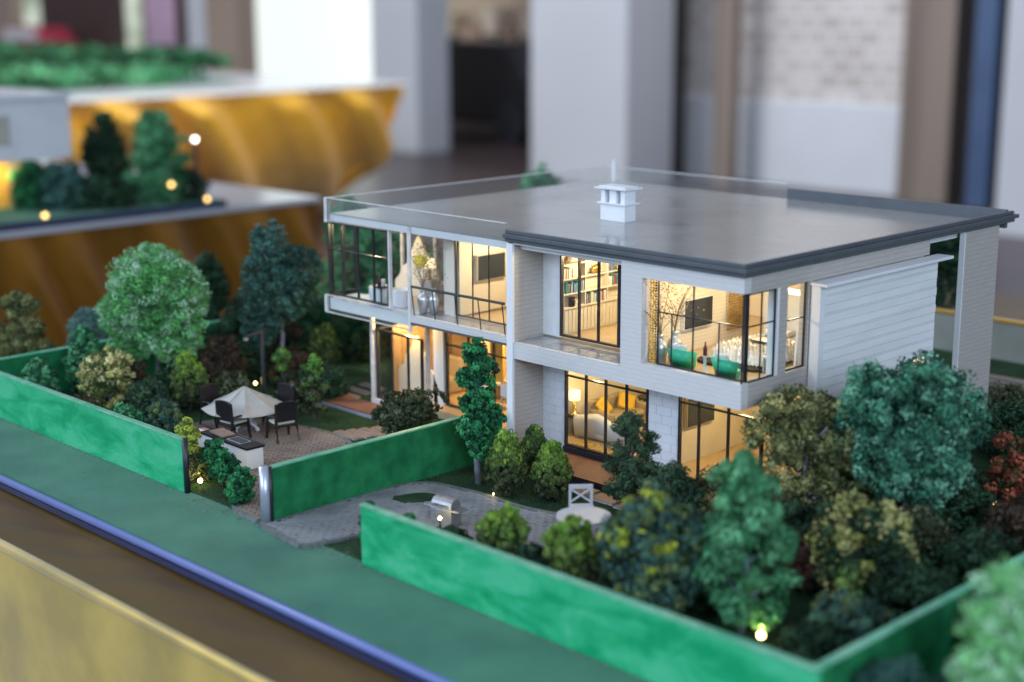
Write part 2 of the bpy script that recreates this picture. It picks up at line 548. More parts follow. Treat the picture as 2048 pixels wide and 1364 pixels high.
def flock_patch(name, label, x0, x1, y0, y1, n, colors, seed, hgt=.006):
    rng = np.random.default_rng(seed)
    c = np.stack([rng.uniform(x0, x1, n), rng.uniform(y0, y1, n), np.full(n, hgt * .4)], 1)
    pal = np.array(colors)
    cl = pal[rng.integers(0, len(pal), n)] * rng.uniform(.7, 1.3, (n, 1))
    o = leaf_object(name, c, hgt, .0016, cl, dirs=np.tile([0, 0, 1.2], (n, 1)), spread=.6, seed=seed)
    return tag(o, label, 'grass', kind='stuff')


gcol = [C(50, 78, 52), C(42, 68, 50), C(62, 86, 52), C(46, 72, 58)]
flock_patch('grass_flock', 'short green flock grass of the garden inside the green walls', -3.5, -1.1, 1.64, 2.36, 26000, gcol, 3)
M['lawn'] = mat('dark_lawn_flock', C(50, 76, 54, .95), .95, var=.25, vscale=14, bump=.6, bscale=300, spec=.1)
structure(box('garden_lawn', 'lawn', -3.57, -1.064, 1.632, 4.44, .0002, .0012))
# ------------------------------------------------------------------ garden walls
M['coping'] = mat('worn_green_coping', C(70, 150, 116, 1.2), .5, var=.25, vscale=30, c2=C(120, 178, 150, 1.1))
M['shaded_turf'] = mat('shaded_turf_wall', C(20, 96, 58, 1.1), .8, var=.3, vscale=26, bump=.5, bscale=320, c2=C(34, 124, 76, 1.1), spec=.2)  # turf speckle; green darkened to hold the shade of these side faces


def garden_wall(name, label, x0, x1, y0, y1, h, posts=(), m='green_wall'):
    t = thing(name, ((x0 + x1) / 2, (y0 + y1) / 2, 0), label, 'wall')
    nx = max(2, int(max(x1 - x0, y1 - y0) / .03))
    MB().box(x0, x1, y0, y1, 0, h - .004).build('panel', m, t, bevel=.002)
    e = .0015
    box('coping', 'coping', x0 - e, x1 + e, y0 - e, y1 + e, h - .0035, h, t, bevel=.001)
    for px, py, r, m in posts:
        MB().tube([(px, py, 0), (px, py, h + .002)], r, 12).build('end_post', m, t, smooth=True)
    return t


garden_wall('garden_wall', 'green washed front garden wall beside the umbrella table', -4.0, -2.618, 1.6185, 1.631, .117,
            [(-2.613, 1.6245, .0065, 'black')])
garden_wall('garden_wall', 'long green front garden wall in the right foreground', -2.030, -1.05, 1.6185, 1.631, .117)
garden_wall('garden_wall', 'shaded green side wall at the lower right corner', -1.063, -1.05, 1.633, 3.9, .117, m='shaded_turf')
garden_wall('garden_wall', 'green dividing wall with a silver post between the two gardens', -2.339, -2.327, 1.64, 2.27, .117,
            [(-2.335, 1.626, .0105, 'steel'), (-2.326, 1.633, .004, 'black')], m='shaded_turf')
garden_wall('garden_wall', 'shaded green boundary wall at the far left behind the shrubs', -3.585, -3.572, 1.633, 2.9, .117, m='shaded_turf')

# ------------------------------------------------------------------ paving
def inside(poly, x, y):
    r = False
    j = len(poly) - 1
    for i in range(len(poly)):
        xi, yi = poly[i]; xj, yj = poly[j]
        if (yi > y) != (yj > y) and x < (xj - xi) * (y - yi) / (yj - yi) + xi:
            r = not r
        j = i
    return r


def smooth_poly(p, it=3):
    for _ in range(it):
        q = []
        for i in range(len(p)):
            a, b = p[i], p[(i + 1) % len(p)]
            q += [(.75 * a[0] + .25 * b[0], .75 * a[1] + .25 * b[1]), (.25 * a[0] + .75 * b[0], .25 * a[1] + .75 * b[1])]
        p = q
    return p


def orient(p):
    a = sum(p[i][0] * p[(i + 1) % len(p)][1] - p[(i + 1) % len(p)][0] * p[i][1] for i in range(len(p)))
    return 1 if a > 0 else -1


M['kerb'] = mat('grey_green_kerb', C(96, 102, 102, 1.2), .8, var=.25, vscale=60)


def paving(name, poly, m, bw, bl, ang, holes=(), limit=300):
    poly = smooth_poly(poly)
    root = structure(MB().prism(poly, 0.0002, .004).build(name, 'mortar', origin=(sum(p[0] for p in poly) / len(poly), sum(p[1] for p in poly) / len(poly), 0)))
    cxp, cyp = root.location.x, root.location.y
    nP = len(poly)
    vs_, fs_ = [], []
    for i in range(nP):
        a_, b_, c_ = Vector(poly[i - 1]), Vector(poly[i]), Vector(poly[(i + 1) % nP])
        t_ = (c_ - a_).normalized()
        nn = Vector((t_.y, -t_.x)) * orient(poly)
        for off, z_ in ((-.001, .0005), (-.001, .0074), (.0095, .0074), (.0095, .0005)):
            vs_.append((b_.x + nn.x * off, b_.y + nn.y * off, z_))
    for i in range(nP):
        j = (i + 1) % nP
        for q in range(4):
            fs_.append((i * 4 + q, j * 4 + q, j * 4 + (q + 1) % 4, i * 4 + (q + 1) % 4))
    MB().add(vs_, fs_).build('paving_border', 'kerb', root)
    g = .0009
    me = None
    spots = []
    ca, sa = math.cos(ang), math.sin(ang)
    for r in range(-90, 91):
        for k in range(-60, 61):
            a = (k + (r % 2) * .5) * bl
            b = r * bw
            x, y = root.location.x + a * ca - b * sa, root.location.y + a * sa + b * ca
            if inside(poly, x, y) and not any(inside(h, x, y) for h in holes):
                spots.append((x, y))
    spots.sort(key=lambda p: (p[0] ** 2 + p[1] ** 2))
    rest = MB()
    w = wloc(root)
    for i, (x, y) in enumerate(spots):
        mt = Matrix.Translation((x, y, .0035 + random.uniform(-.0004, .0004))) @ Matrix.Rotation(ang + random.uniform(-.03, .03), 4, 'Z')
        if i < limit:
            if me is None:
                b = MB().box(-bl / 2 + g, bl / 2 - g, -bw / 2 + g, bw / 2 - g, 0, .0032).build('paver', m)
                me = b.data
                b.location = (0, 0, 0)
                me.transform(Matrix.Translation((0, 0, 0)))
            else:
                b = bpy.data.objects.new('paver', me)
                col.objects.link(b)
            b.parent = root
            b.matrix_local = Matrix.Translation(-w) @ mt
        else:
            rest.box(-bl / 2 + g, bl / 2 - g, -bw / 2 + g, bw / 2 - g, 0, .0032, mt)
    if rest.v:
        o = rest.build('paver', m, root)
        o['kind'] = 'stuff'
    return root


patio = [(-3.03, 1.86), (-3.03, 1.98), (-2.97, 2.05), (-2.87, 2.075), (-2.76, 2.10), (-2.66, 2.09), (-2.58, 2.04), (-2.52, 1.97), (-2.45, 1.88), (-2.40, 1.78),
         (-2.37, 1.67), (-2.352, 1.622), (-2.352, 1.622), (-2.352, 1.622), (-2.44, 1.628), (-2.44, 1.628), (-2.60, 1.74), (-2.85, 1.75)]
paving('patio_paving', patio, 'paver', .0125, .0205, .80)
path = [(-2.325, 1.612), (-2.325, 1.612), (-2.325, 1.612), (-2.18, 1.596), (-2.18, 1.596), (-2.18, 1.596), (-2.15, 1.70), (-2.12, 1.80), (-1.95, 1.83), (-1.78, 1.90), (-1.74, 2.0), (-1.80, 2.09), (-1.93, 2.065), (-2.03, 2.035),
        (-2.13, 2.04), (-2.22, 2.03), (-2.31, 2.01), (-2.325, 1.9)]
island = smooth_poly([(-2.275, 1.88), (-2.20, 1.90), (-2.205, 1.975), (-2.255, 1.96)], 2)
pp = paving('path_paving', path, 'paver_grey', .0135, .0215, .06, [island])
structure(MB().prism(island, .003, .0075).build('lawn_island', 'lawn'))


def slab(x, y, l, w, rz, label, group):
    o = thing('stepping_slab', (x, y, .001), label, 'stepping stone', group, rz)
    MB().box(-l / 2, l / 2, -w / 2, w / 2, 0, .0045).build('slab_top', 'stone', o, local=True, bevel=.0008)
    MB().box(-l / 2 - .0006, l / 2 + .0006, -w / 2 - .0006, w / 2 + .0006, 0, .003).build('slab_rim', 'stone_edge', o, local=True)


for i, t_ in enumerate(('nearest the patio', 'second from the patio', 'third from the patio', 'nearest the left deck')):
    slab(-2.705 + .012 * i, 2.125 + .028 * i, .085, .022, -.06, 'narrow brown stepping slab, ' + t_, 'stepping slabs by the patio')
for i, t_ in enumerate(('nearest the deck', 'second from the deck', 'third from the deck', 'farthest from the deck')):
    slab(-3.00 - .006 * i, 2.31 + .05 * i, .09, .024, -.04, 'narrow dark stepping slab beside the left glass corner, ' + t_, 'stepping slabs left of the house')
for i, (x, y) in enumerate([(-2.03, 2.212), (-1.955, 2.205), (-1.88, 2.20)]):
    slab(x, y, .066, .042, .02, 'wide brown stepping slab below the front deck, ' + ('leftmost', 'middle', 'rightmost')[i] + ' of three', 'stepping slabs at the front deck')
for i in range(6):
    slab(-1.80 - .004 * i, 3.48 + .05 * i, .20, .022, .02, 'dark grey stepping slab behind the wing wall, ' + ('nearest', 'second', 'third', 'fourth', 'fifth', 'farthest')[i] + ' of six', 'stepping slabs behind the house')

gv = MB()
rg = random.Random(5)


def pebble(x, y, r):
    v = [(x + r * rg.uniform(.6, 1.2) * dx, y + r * rg.uniform(.6, 1.2) * dy, .0005 + r * rg.uniform(.5, 1.0) * (dz + .7)) for dx, dy, dz in ((1, 0, 0), (-1, 0, 0), (0, 1, 0), (0, -1, 0), (0, 0, .9), (0, 0, -.7))]
    gv.add(v, [(0, 2, 4), (2, 1, 4), (1, 3, 4), (3, 0, 4), (2, 0, 5), (1, 2, 5), (3, 1, 5), (0, 3, 5)])


for k in range(420):
    pebble(rg.uniform(-4.0, -2.62) if k % 2 else rg.uniform(-2.03, -1.1), 1.6175 - abs(rg.gauss(0, .004)), rg.uniform(.0008, .0022))
for k in range(160):
    pebble(rg.uniform(-2.60, -2.06), 1.62 + rg.gauss(-.008, .012), rg.uniform(.0010, .0030))
for k in range(90):
    pebble(-2.325 + abs(rg.gauss(0, .003)), rg.uniform(1.65, 2.25), rg.uniform(.0008, .0022))
tag(gv.build('gravel', mat('pale_grit', C(110, 125, 110, 1.2), .9, var=.3, vscale=90), smooth=False), 'pale grit scattered along the foot of the green walls', 'gravel', kind='stuff')
rl_ = np.random.default_rng(77)
nl = 900
cl_ = np.stack([rl_.uniform(-3.1, -1.2, nl), rl_.uniform(1.5, 2.3, nl), np.full(nl, .0085)], 1)
pl_ = np.array([C(120, 110, 60), C(70, 90, 40), C(90, 70, 45), C(60, 100, 60)])
tag(leaf_object('fallen_leaves', cl_, .0045, .003, pl_[rl_.integers(0, 4, nl)], dirs=None, seed=8, normals=np.tile([0, 0, 3.0], (nl, 1))), 'tiny fallen leaf bits scattered over patio, path and lawn', 'leaves', kind='stuff')

# ------------------------------------------------------------------ the model house
H = thing('model_house', (-2.3, 2.75, 0), 'two storey white model house with flat grey roof and warmly lit rooms', 'model house')
yF, yW = 2.275, 2.3706
XR = -1.675


def part(name, m, *b, **k):
    return box(name, m, *b, parent=H, **k)


def window_y(x0, x1, z0, z1, y, mull=(), bars=(), t=.0045, name='window', extra=()):
    """window in a plane of constant y: frame > mullions, panes"""
    b = MB()
    d = .004 if t > .0035 else .0016
    b.box(x0, x0 + t, y - d, y + d, z0, z1).box(x1 - t, x1, y - d, y + d, z0, z1)
    b.box(x0 + t, x1 - t, y - d, y + d, z0, z0 + t).box(x0 + t, x1 - t, y - d, y + d, z1 - t, z1)
    w = b.build(name, 'black', H)
    xs = [x0] + list(mull) + [x1]
    for x in mull:
        MB().box(x - t * .42, x + t * .42, y - d * .8, y + d * .8, z0 + t, z1 - t).build('mullion', 'black', w)
    for z in bars:
        for i in range(len(xs) - 1):
            MB().box(xs[i] + t * .45, xs[i + 1] - t * .45, y - d * .7, y + d * .7, z - t * .45, z + t * .45).build('glazing_bar', 'black', w)
    for x, a, b_ in extra:
        MB().box(x - t * .42, x + t * .42, y - d * .6, y + d * .6, a + t, b_ - t * .5).build('mullion', 'black', w)
    for i in range(len(xs) - 1):
        MB().box(xs[i] + .001, xs[i + 1] - .001, y - .0006, y + .0006, z0 + .001, z1 - .001).build('pane', 'glass', w)
    return w


def window_x(y0, y1, z0, z1, x, mull=(), bars=(), t=.0045, name='window'):
    b = MB()
    d = .004 if t > .0035 else .0016
    b.box(x - d, x + d, y0, y0 + t, z0, z1).box(x - d, x + d, y1 - t, y1, z0, z1)
    b.box(x - d, x + d, y0 + t, y1 - t, z0, z0 + t).box(x - d, x + d, y0 + t, y1 - t, z1 - t, z1)
    w = b.build(name, 'black', H)
    ys = [y0] + list(mull) + [y1]
    for y in mull:
        MB().box(x - d * .8, x + d * .8, y - t * .42, y + t * .42, z0 + t, z1 - t).build('mullion', 'black', w)
    for z in bars:
        for i in range(len(ys) - 1):
            MB().box(x - d * .7, x + d * .7, ys[i] + t * .45, ys[i + 1] - t * .45, z - t * .45, z + t * .45).build('glazing_bar', 'black', w)
    for i in range(len(ys) - 1):
        MB().box(x - .0006, x + .0006, ys[i] + .001, ys[i + 1] - .001, z0 + .001, z1 - .001).build('pane', 'glass', w)
    return w


# floors, ceilings and inner walls
part('ground_floor_slab', 'floor_wood', -2.86, -1.69, 2.374, 2.933, .004, .024)
part('upper_floor_slab', 'floor_wood', -2.95, -1.70, 2.374, 2.933, .262, .274)
part('bay_floor_slab', 'floor_wood', -1.950, -1.70, 2.2985, 2.3735, .262, .2742)
part('lower_ceiling', 'ceil', -2.86, -1.70, 2.374, 2.933, .240, .2615)
part('upper_ceiling', 'ceil', -2.30, -1.70, 2.374, 2.933, .466, .474)
part('party_wall', 'cream', -2.318, -2.3005, 2.374, 2.933, .0245, .2395)
part('party_wall', 'cream', -2.318, -2.262, 2.3745, 2.933, .2745, .4655)
part('inner_wall', 'cream_pattern', -1.975, -1.951, 2.300, 2.66, .2745, .4655)
part('inner_wall', 'cream', -1.985, -1.956, 2.376, 2.9, .0245, .2395)
part('rear_wall', 'cream', -2.30, -1.70, 2.86, 2.88, .2745, .4655)
part('rear_wall', 'cream', -2.30, -1.70, 2.70, 2.72, .0245, .2395)
part('side_inner_wall', 'cream', -1.699, -1.690, 2.51, 2.933, .0245, .4655)
part('back_wall', 'siding', -2.30, -1.69, 2.935, 2.954, 0, .474)

# fin between the acrylic half and the boarded half
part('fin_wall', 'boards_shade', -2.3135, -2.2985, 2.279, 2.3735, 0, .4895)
part('fin_edge', 'white', -2.3155, -2.2975, 2.272, 2.2788, 0, .4895)
# white board wall behind the study balcony and block wall below it
part('balcony_wall', 'siding', -2.2984, -2.243, yW, yW + .0035, .2735, .4875)
part('balcony_wall', 'siding', -2.243, -2.068, yW, yW + .0035, .4635, .4875)
part('balcony_wall', 'siding', -2.068, -1.975, yW, yW + .0035, .2735, .4875)


def block_wall(x0, x1, z0, z1, y):
    part('block_wall', 'joint', x0, x1, y + .0012, y + .004, z0, z1)
    root = [o for o in children(H) if o.name.startswith('block_wall')][-1]
    bh, bw, g = .0195, .042, .0005
    z = z0
    r = 0
    while z < z1 - 1e-4:
        zt = min(z + bh, z1)
        x = x0 - (bw / 2 if r % 2 else bw * .12)
        while x < x1:
            a, b = max(x, x0), min(x + bw, x1)
            if b - a > .003:
                MB().box(a + g, b - g, y - random.uniform(0, .0004), y + .003, z + g, zt - g).build('wall_block', 'block', root)
            x += bw
        z = zt
        r += 1


block_wall(-2.2984, -2.2290, .015, .232, yW)
block_wall(-1.9855, -1.9030, .015, .232, yW)
window_y(-2.2285, -1.9862, .027, .231, yW + .001, [-2.166, -2.108, -2.048], [.190])
window_y(-1.9025, -1.690, .027, .231, yW + .001, [-1.85, -1.775], [.190])
window_y(-2.2425, -2.0685, .278, .463, yW - .001, [-2.187, -2.130])
for x0, x1 in ((-2.2285, -1.9862), (-1.9025, -1.685)):
    part('plinth', 'plinth', x0, x1, yW - .008, yW + .003, .0155, .0265)
part('plinth', 'plinth', -2.2984, -2.2290, yW - .004, yW - .0005, .0, .0145)
part('deck', 'deck', -2.296, -1.62, 2.245, 2.362, .0, .0145)
part('deck_edge', 'plinth', -2.296, -1.62, 2.2415, 2.2448, .0, .011)

# boarded box of the right half: frame pieces round the openings
T = .022
part('box_frame', 'boards', -2.2970, -1.984, yF, yF + .012, .4878, .4915)
part('box_frame', 'boards', -2.2970, -1.984, yF, yF + .012, .2324, .2689)
part('box_frame', 'boards', -1.984, -1.928, yF, yF + T, .2324, .4915)
part('box_frame', 'boards', -1.928, XR, yF, yF + T, .4605, .4915)
part('box_frame', 'boards', -1.928, XR, yF, yF + T, .2324, .2838)
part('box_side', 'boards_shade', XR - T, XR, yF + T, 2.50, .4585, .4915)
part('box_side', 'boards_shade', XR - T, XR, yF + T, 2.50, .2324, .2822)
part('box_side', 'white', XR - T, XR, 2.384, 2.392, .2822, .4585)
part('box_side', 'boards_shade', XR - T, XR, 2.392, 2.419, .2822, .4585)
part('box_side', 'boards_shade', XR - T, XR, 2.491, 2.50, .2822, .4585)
part('box_underside', 'boards', -2.2970, XR - .001, yF + T, 2.369, .2332, .2380)
part('box_underside', 'boards', -1.79, XR - .001, 2.3695, 2.50, .2332, .2380)
window_y(-1.899, -1.6795, .2842, .4603, yF + .016, [-1.808], [.393], t=.003, name='corner_window', extra=[(-1.862, .2842, .393), (-1.744, .2842, .393)])
window_x(2.2935, 2.3835, .2825, .4583, XR - .004, [2.338], [.393], t=.003, name='corner_window')
window_x(2.4195, 2.4905, .2825, .4583, XR - .008, [], [.385], t=.003)
box('corner_post', 'black', XR - .0050, XR - .0018, yF + .0030, yF + .0062, .2838, .4605, H)

# study balcony: glossy panels
for i in range(4):
    x0 = -2.297 + i * .0782
    part('balcony_panel', 'tile', x0 + .0012, x0 + .077, 2.2885, 2.329, .2660, .2705)
    part('balcony_panel', 'tile', x0 + .0012, x0 + .077, 2.3305, 2.369, .2660, .2705)
part('balcony_bed', 'black', -2.297, -1.984, 2.2875, 2.3698, .2600, .2655)

# beige band and white siding of the right side
part('side_band', 'boards_shade', XR - .018, XR - .002, 2.5, 2.955, .4565, .4895)
part('siding_trim', 'white', -1.672, -1.650, 2.494, 2.512, .232, .4485)
part('siding_cap', 'white', -1.674, -1.634, 2.492, 2.985, .4490, .4555, bevel=.001)
sb = part('siding_back', 'joint', -1.688, -1.6568, 2.513, 2.954, 0, .448)
z, k = 0.0, 0
while z < .446:
    h = .0175 if k % 3 else .0036
    zt = min(z + h, .448)
    wy = 2.955 + random.uniform(-.0015, .0015)
    if z > .19 and zt < .25:
        MB().box(-1.6566, -1.655, 2.5125, 2.868, z + .0004, zt - .0004).build('siding_board', 'siding', sb)
        MB().box(-1.6566, -1.655, 2.925, wy, z + .0004, zt - .0004).build('siding_board', 'siding', sb)
    else:
        MB().box(-1.6566, -1.655, 2.5125, wy, z + .0004, zt - .0004).build('siding_board', 'siding', sb)
    z = zt
    k += 1
wsm = part('side_window', 'shade', -1.6566, -1.6560, 2.869, 2.924, .198, .2425)
for y in (2.869, 2.8955, 2.9215):
    MB().box(-1.6558, -1.6546, y, y + .003, .198, .2425).build('mullion', 'black', wsm)
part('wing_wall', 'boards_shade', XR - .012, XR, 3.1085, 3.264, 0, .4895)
part('wing_edge', 'white', XR - .0125, XR + .0005, 3.104, 3.1083, 0, .4895)

# roof, cornice, parapets, chimney
YB = 3.30
part('roof_slab', 'white', -2.950, -2.318, 2.2805, YB, .4745, .4905)
part('roof_slab', 'white', -2.3175, XR - .024, 2.2990, YB, .4745, .4905)
RT = part('roof_sheet', 'roof', -2.949, XR - .0055, 2.2815, YB - .002, .4918, .4935)
for (dz0, dz1, o_) in ((.4926, .5015, .006), (.5018, .5105, .013), (.5108, .5185, .004)):
    part('cornice', 'cornice', -2.318, XR + o_, yF - o_, yF + .0045, dz0, dz1, bevel=.0008)
    part('cornice', 'cornice', XR - .0045, XR + o_, yF + .0048, YB + .02 + o_, dz0, dz1, bevel=.0008)
part('cornice_soffit', 'cornice', -2.318, XR + .001, yF - .001, yF + .01, .4917, .4923)
part('back_parapet', 'cornice', -2.30, XR - .005, YB, YB + .012, .478, .5215)
part('back_parapet', 'acrylic', -2.945, -2.302, YB, YB + .008, .478, .531)
part('left_parapet', 'acrylic', -2.957, -2.951, 2.2835, YB + .008, .4725, .531)
part('front_parapet', 'acrylic', -2.952, -2.3205, 2.2735, 2.2795, .4725, .531)
e = .0012
for b in ((-2.957 - e, -2.951 + e, 2.2835, YB + .008, .5312, .5325), (-2.952, -2.3205, 2.2735 - e, 2.2795 + e, .5312, .5325), (-2.945, -2.302, YB - e, YB + .008 + e, .5312, .5325),
          (-2.962, -2.952, 2.2720, 2.2830, .4715, .5325)):
    part('parapet_edge', 'edge', *b)
part('roof_post', 'white', -2.90, -2.892, YB - .02, YB - .012, .4937, .555)

ch = part('chimney', 'white_gloss', -2.3905, -2.3136, 2.662, 2.702, .4937, .5335, bevel=.0006)
for nm, b in (('chimney_ledge', (-2.397, -2.307, 2.6555, 2.7085, .5338, .5375)), ('chimney_cap', (-2.402, -2.302, 2.6505, 2.7135, .5700, .5735)),
              ('chimney_lid', (-2.393, -2.311, 2.6595, 2.7045, .5737, .5765))):
    MB().box(*b).build(nm, 'white_gloss', ch, bevel=.0006)
for x0, x1 in ((-2.3895, -2.377), (-2.363, -2.342), (-2.328, -2.3146)):
    MB().box(x0, x1, 2.663, 2.701, .5377, .5698).build('chimney_pier', 'white_gloss', ch)

# left half: acrylic bay, balcony, glass ground floor
part('bay_floor', 'white_gloss', -2.962, -2.652, 2.2835, 2.3735, .250, .2775)
part('bay_fascia', 'acrylic', -2.968, -2.654, 2.2745, 2.2805, .2435, .285)
for b in ((-2.970, -2.654, 2.2737, 2.2812, .2415, .2432), (-2.972, -2.9655, 2.2735, 2.2815, .2432, .2865), (-2.965, -2.654, 2.2737, 2.2812, .2853, .2865)):
    part('acrylic_edge', 'edge', *b)
window_y(-2.966, -2.735, .2870, .4710, 2.2885, [-2.913, -2.853, -2.792], [.402], t=.0036, name='bay_window')
window_x(2.294, 2.372, .2870, .4710, -2.964, [2.333], [.402], t=.0036, name='bay_window')
part('bay_edge', 'edge', -2.7335, -2.7285, 2.284, 2.293, .2775, .4740)
part('bay_fin', 'acrylic', -2.6505, -2.6445, 2.2805, 2.373, .241, .474)
part('bay_fin_edge', 'edge', -2.652, -2.643, 2.2745, 2.2802, .238, .491)
part('acrylic_post', 'edge', -2.905, -2.898, 2.47, 2.478, .2745, .4740)
part('acrylic_post', 'edge', -2.88, -2.87, 2.56, 2.57, .2745, .4740)
part('acrylic_post', 'edge', -2.735, -2.729, 2.52, 2.53, .2745, .4740)
part('balcony_floor', 'tile', -2.6425, -2.3165, 2.279, 2.372, .2745, .2785)
for i in range(4):
    part('balcony_edge', 'boards', -2.6425, -2.3165, 2.2745 + .0006 * i, 2.285 + .0006 * i, .2632 + i * .0042, .2670 + i * .0042)
part('balcony_beam', 'cornice', -2.6425, -2.3165, 2.2738, 2.2865, .2580, .2628)
rl = MB().tube([(-2.642, 2.279, .3485), (-2.330, 2.279, .3505)], .0032, 8).build('railing', 'black', H)
for x in (-2.640, -2.566, -2.489, -2.411, -2.333):
    MB().tube([(x - .004, 2.279, .3485), (x + .004, 2.281, .279)], .0014, 6).build('baluster', 'black', rl)
part('cream_front_wall', 'cream', -2.597, -2.566, 2.345, 2.355, .2785, .4740)
window_y(-2.5655, -2.3165, .2805, .4685, 2.350, [-2.507, -2.452, -2.39], [], t=.003)
part('acrylic_edge', 'edge', -2.600, -2.5972, 2.343, 2.357, .2785, .4740)
part('inner_wall', 'cream', -2.575, -2.56, 2.3575, 2.80, .2785, .4655)
part('upper_ceiling', 'ceil', -2.60, -2.3185, 2.345, 2.80, .4660, .4735)
part('rear_wall', 'cream', -2.575, -2.318, 2.80, 2.81, .2785, .4655)
# ground floor left
part('left_plinth', 'white', -2.875, -2.70, 2.338, 2.3735, .0005, .0225)
part('glass_corner', 'edge', -2.874, -2.864, 2.338, 2.347, .0225, .2400)
window_y(-2.862, -2.688, .0235, .2030, 2.350, [-2.804, -2.742], [], t=.0045)
window_x(2.352, 2.62, .0235, .2030, -2.868, [2.44, 2.53], [], t=.004)
part('acrylic_edge', 'edge', -2.690, -2.684, 2.360, 2.372, .0225, .2400)
part('white_column', 'white_gloss', -2.722, -2.708, 2.415, 2.430, .024, .2400)
part('dining_wall', 'white', -2.705, -2.683, 2.413, 2.432, .024, .2400)
window_y(-2.679, -2.318, .0240, .2350, 2.421, [-2.60, -2.51, -2.42], [.180], t=.0045)
part('warm_catch_panel', mat('brown_catch_panel_and_curtain', (.34, .24, .15), .5, var=.3, vscale=14), -2.858, -2.700, 2.600, 2.606, .0245, .2395)  # panel added to catch the lamp light and warm this room
for i in range(7):
    y = 2.40 + i * .028
    part('curtain_panel', bpy.data.materials['brown_catch_panel_and_curtain'], -2.8605 + .003 * (i % 2), -2.8575 + .003 * (i % 2), y, y + .030, .0245, .2035)
part('dining_wall', 'cream', -2.69, -2.68, 2.55, 2.85, .0245, .2395)
part('rear_wall', 'cream', -2.68, -2.3185, 2.85, 2.86, .0245, .2395)
part('left_deck', 'deck', -3.01, -2.60, 2.262, 2.3375, .0005, .0115)
part('left_deck_edge', 'stone_edge', -3.012, -2.60, 2.2585, 2.2617, .0005, .009)
for x in (-2.655, -2.575, -2.475, -2.375):
    part('curtain_panel', 'orange_panel', x, x + .045, 2.47, 2.474, .10, .235)

# cut-out cream partitions seen through the acrylic
ogee = [(0, 0), (.30, 0), (.30, .04), (.27, .06), (.255, .085), (.225, .095), (.215, .125), (.19, .14), (.165, .175), (.15, .185), (.135, .175), (.11, .14), (.085, .125), (.075, .095), (.045, .085), (.03, .06), (0, .04)]
MB().prism([(-2.905 + a * .62, .2752 + b * .86) for a, b in ogee], 2.45, 2.458, 'y').build('scalloped_partition', 'cream', H)
MB().prism([(-2.880 + a * .62, .0245 + b * .86) for a, b in ogee], 2.415, 2.423, 'y').build('scalloped_partition', 'cream', H)


def lamp_point(name, loc, power, radius=.01, c=(1.0, .70, .36)):
    l = bpy.data.lights.new(name, 'POINT')
    l.energy, l.color, l.shadow_soft_size = power, c, radius
    o = bpy.data.objects.new(name, l)
    col.objects.link(o)
    o.location = loc
    return o


def ceiling_spot(x, y, z, power, label, c=None):
    c = c or ((1.0, .77, .46) if z > .3 else (1.0, .70, .31))
    t = thing('ceiling_spot', (x, y, z - .004), label, 'ceiling light', 'recessed ceiling lights of the model house')
    MB().lathe([(.0075, 0), (.0075, .003)], (0, 0, 0), 14).build('trim_ring', 'silver', t, local=True)
    MB().lathe([(.0055, -.0008), (.0055, 0)], (0, 0, 0), 14).build('lens', 'spot', t, local=True)
    lamp_point('ceiling_spot_light', (x, y, z - .016), power, .008, c)


ceiling_spot(-2.16, 2.46, .466, 1.15, 'warm ceiling light over the study bookcase')
ceiling_spot(-2.14, 2.68, .466, 0.80, 'warm ceiling light at the back of the study')
ceiling_spot(-1.82, 2.40, .466, 1.10, 'warm ceiling light over the two teal tub chairs')
ceiling_spot(-1.80, 2.62, .466, 0.97, 'warm ceiling light over the bed')
ceiling_spot(-2.20, 2.45, .240, 0.81, 'warm ceiling light above the white couch in the lower living room')
ceiling_spot(-2.08, 2.60, .240, 0.54, 'warm ceiling light above the grey sofa')
ceiling_spot(-1.82, 2.50, .240, 1.17, 'warm ceiling light in the lower room with the big screen')
ceiling_spot(-2.45, 2.45, .466, 1.3, 'warm ceiling light of the room behind the black railing')
ceiling_spot(-2.50, 2.52, .240, 2.4, 'warm ceiling light over the dining room', (1.0, .62, .22))
ceiling_spot(-2.87, 2.36, .466, .6, 'warm ceiling light in the glass bay')
ceiling_spot(-2.79, 2.40, .240, 1.5, 'warm ceiling light in the lower glass room', (1.0, .62, .22))


# ------------------------------------------------------------------ furniture in the house
def screen(x, y0, y1, z0, z1, label, frame='white'):
    t = thing('wall_screen', (x, (y0 + y1) / 2, z0), label, 'television')
    box('bezel', frame, x, x + .010, y0 - .0022, y1 + .0022, z0 - .0022, z1 + .0022, t)
    box('display', 'screen', x + .0102, x + .0115, y0, y1, z0, z1, t)


screen(-1.9505, 2.43, 2.522, .328, .388, 'dark flat screen on the patterned bedroom wall')
screen(-1.9555, 2.455, 2.545, .108, .192, 'black flat screen on the cream wall of the lower corner room', 'sofa')
screen(-2.5595, 2.408, 2.496, .358, .416, 'dark flat screen in the room behind the black railing', 'cushion')

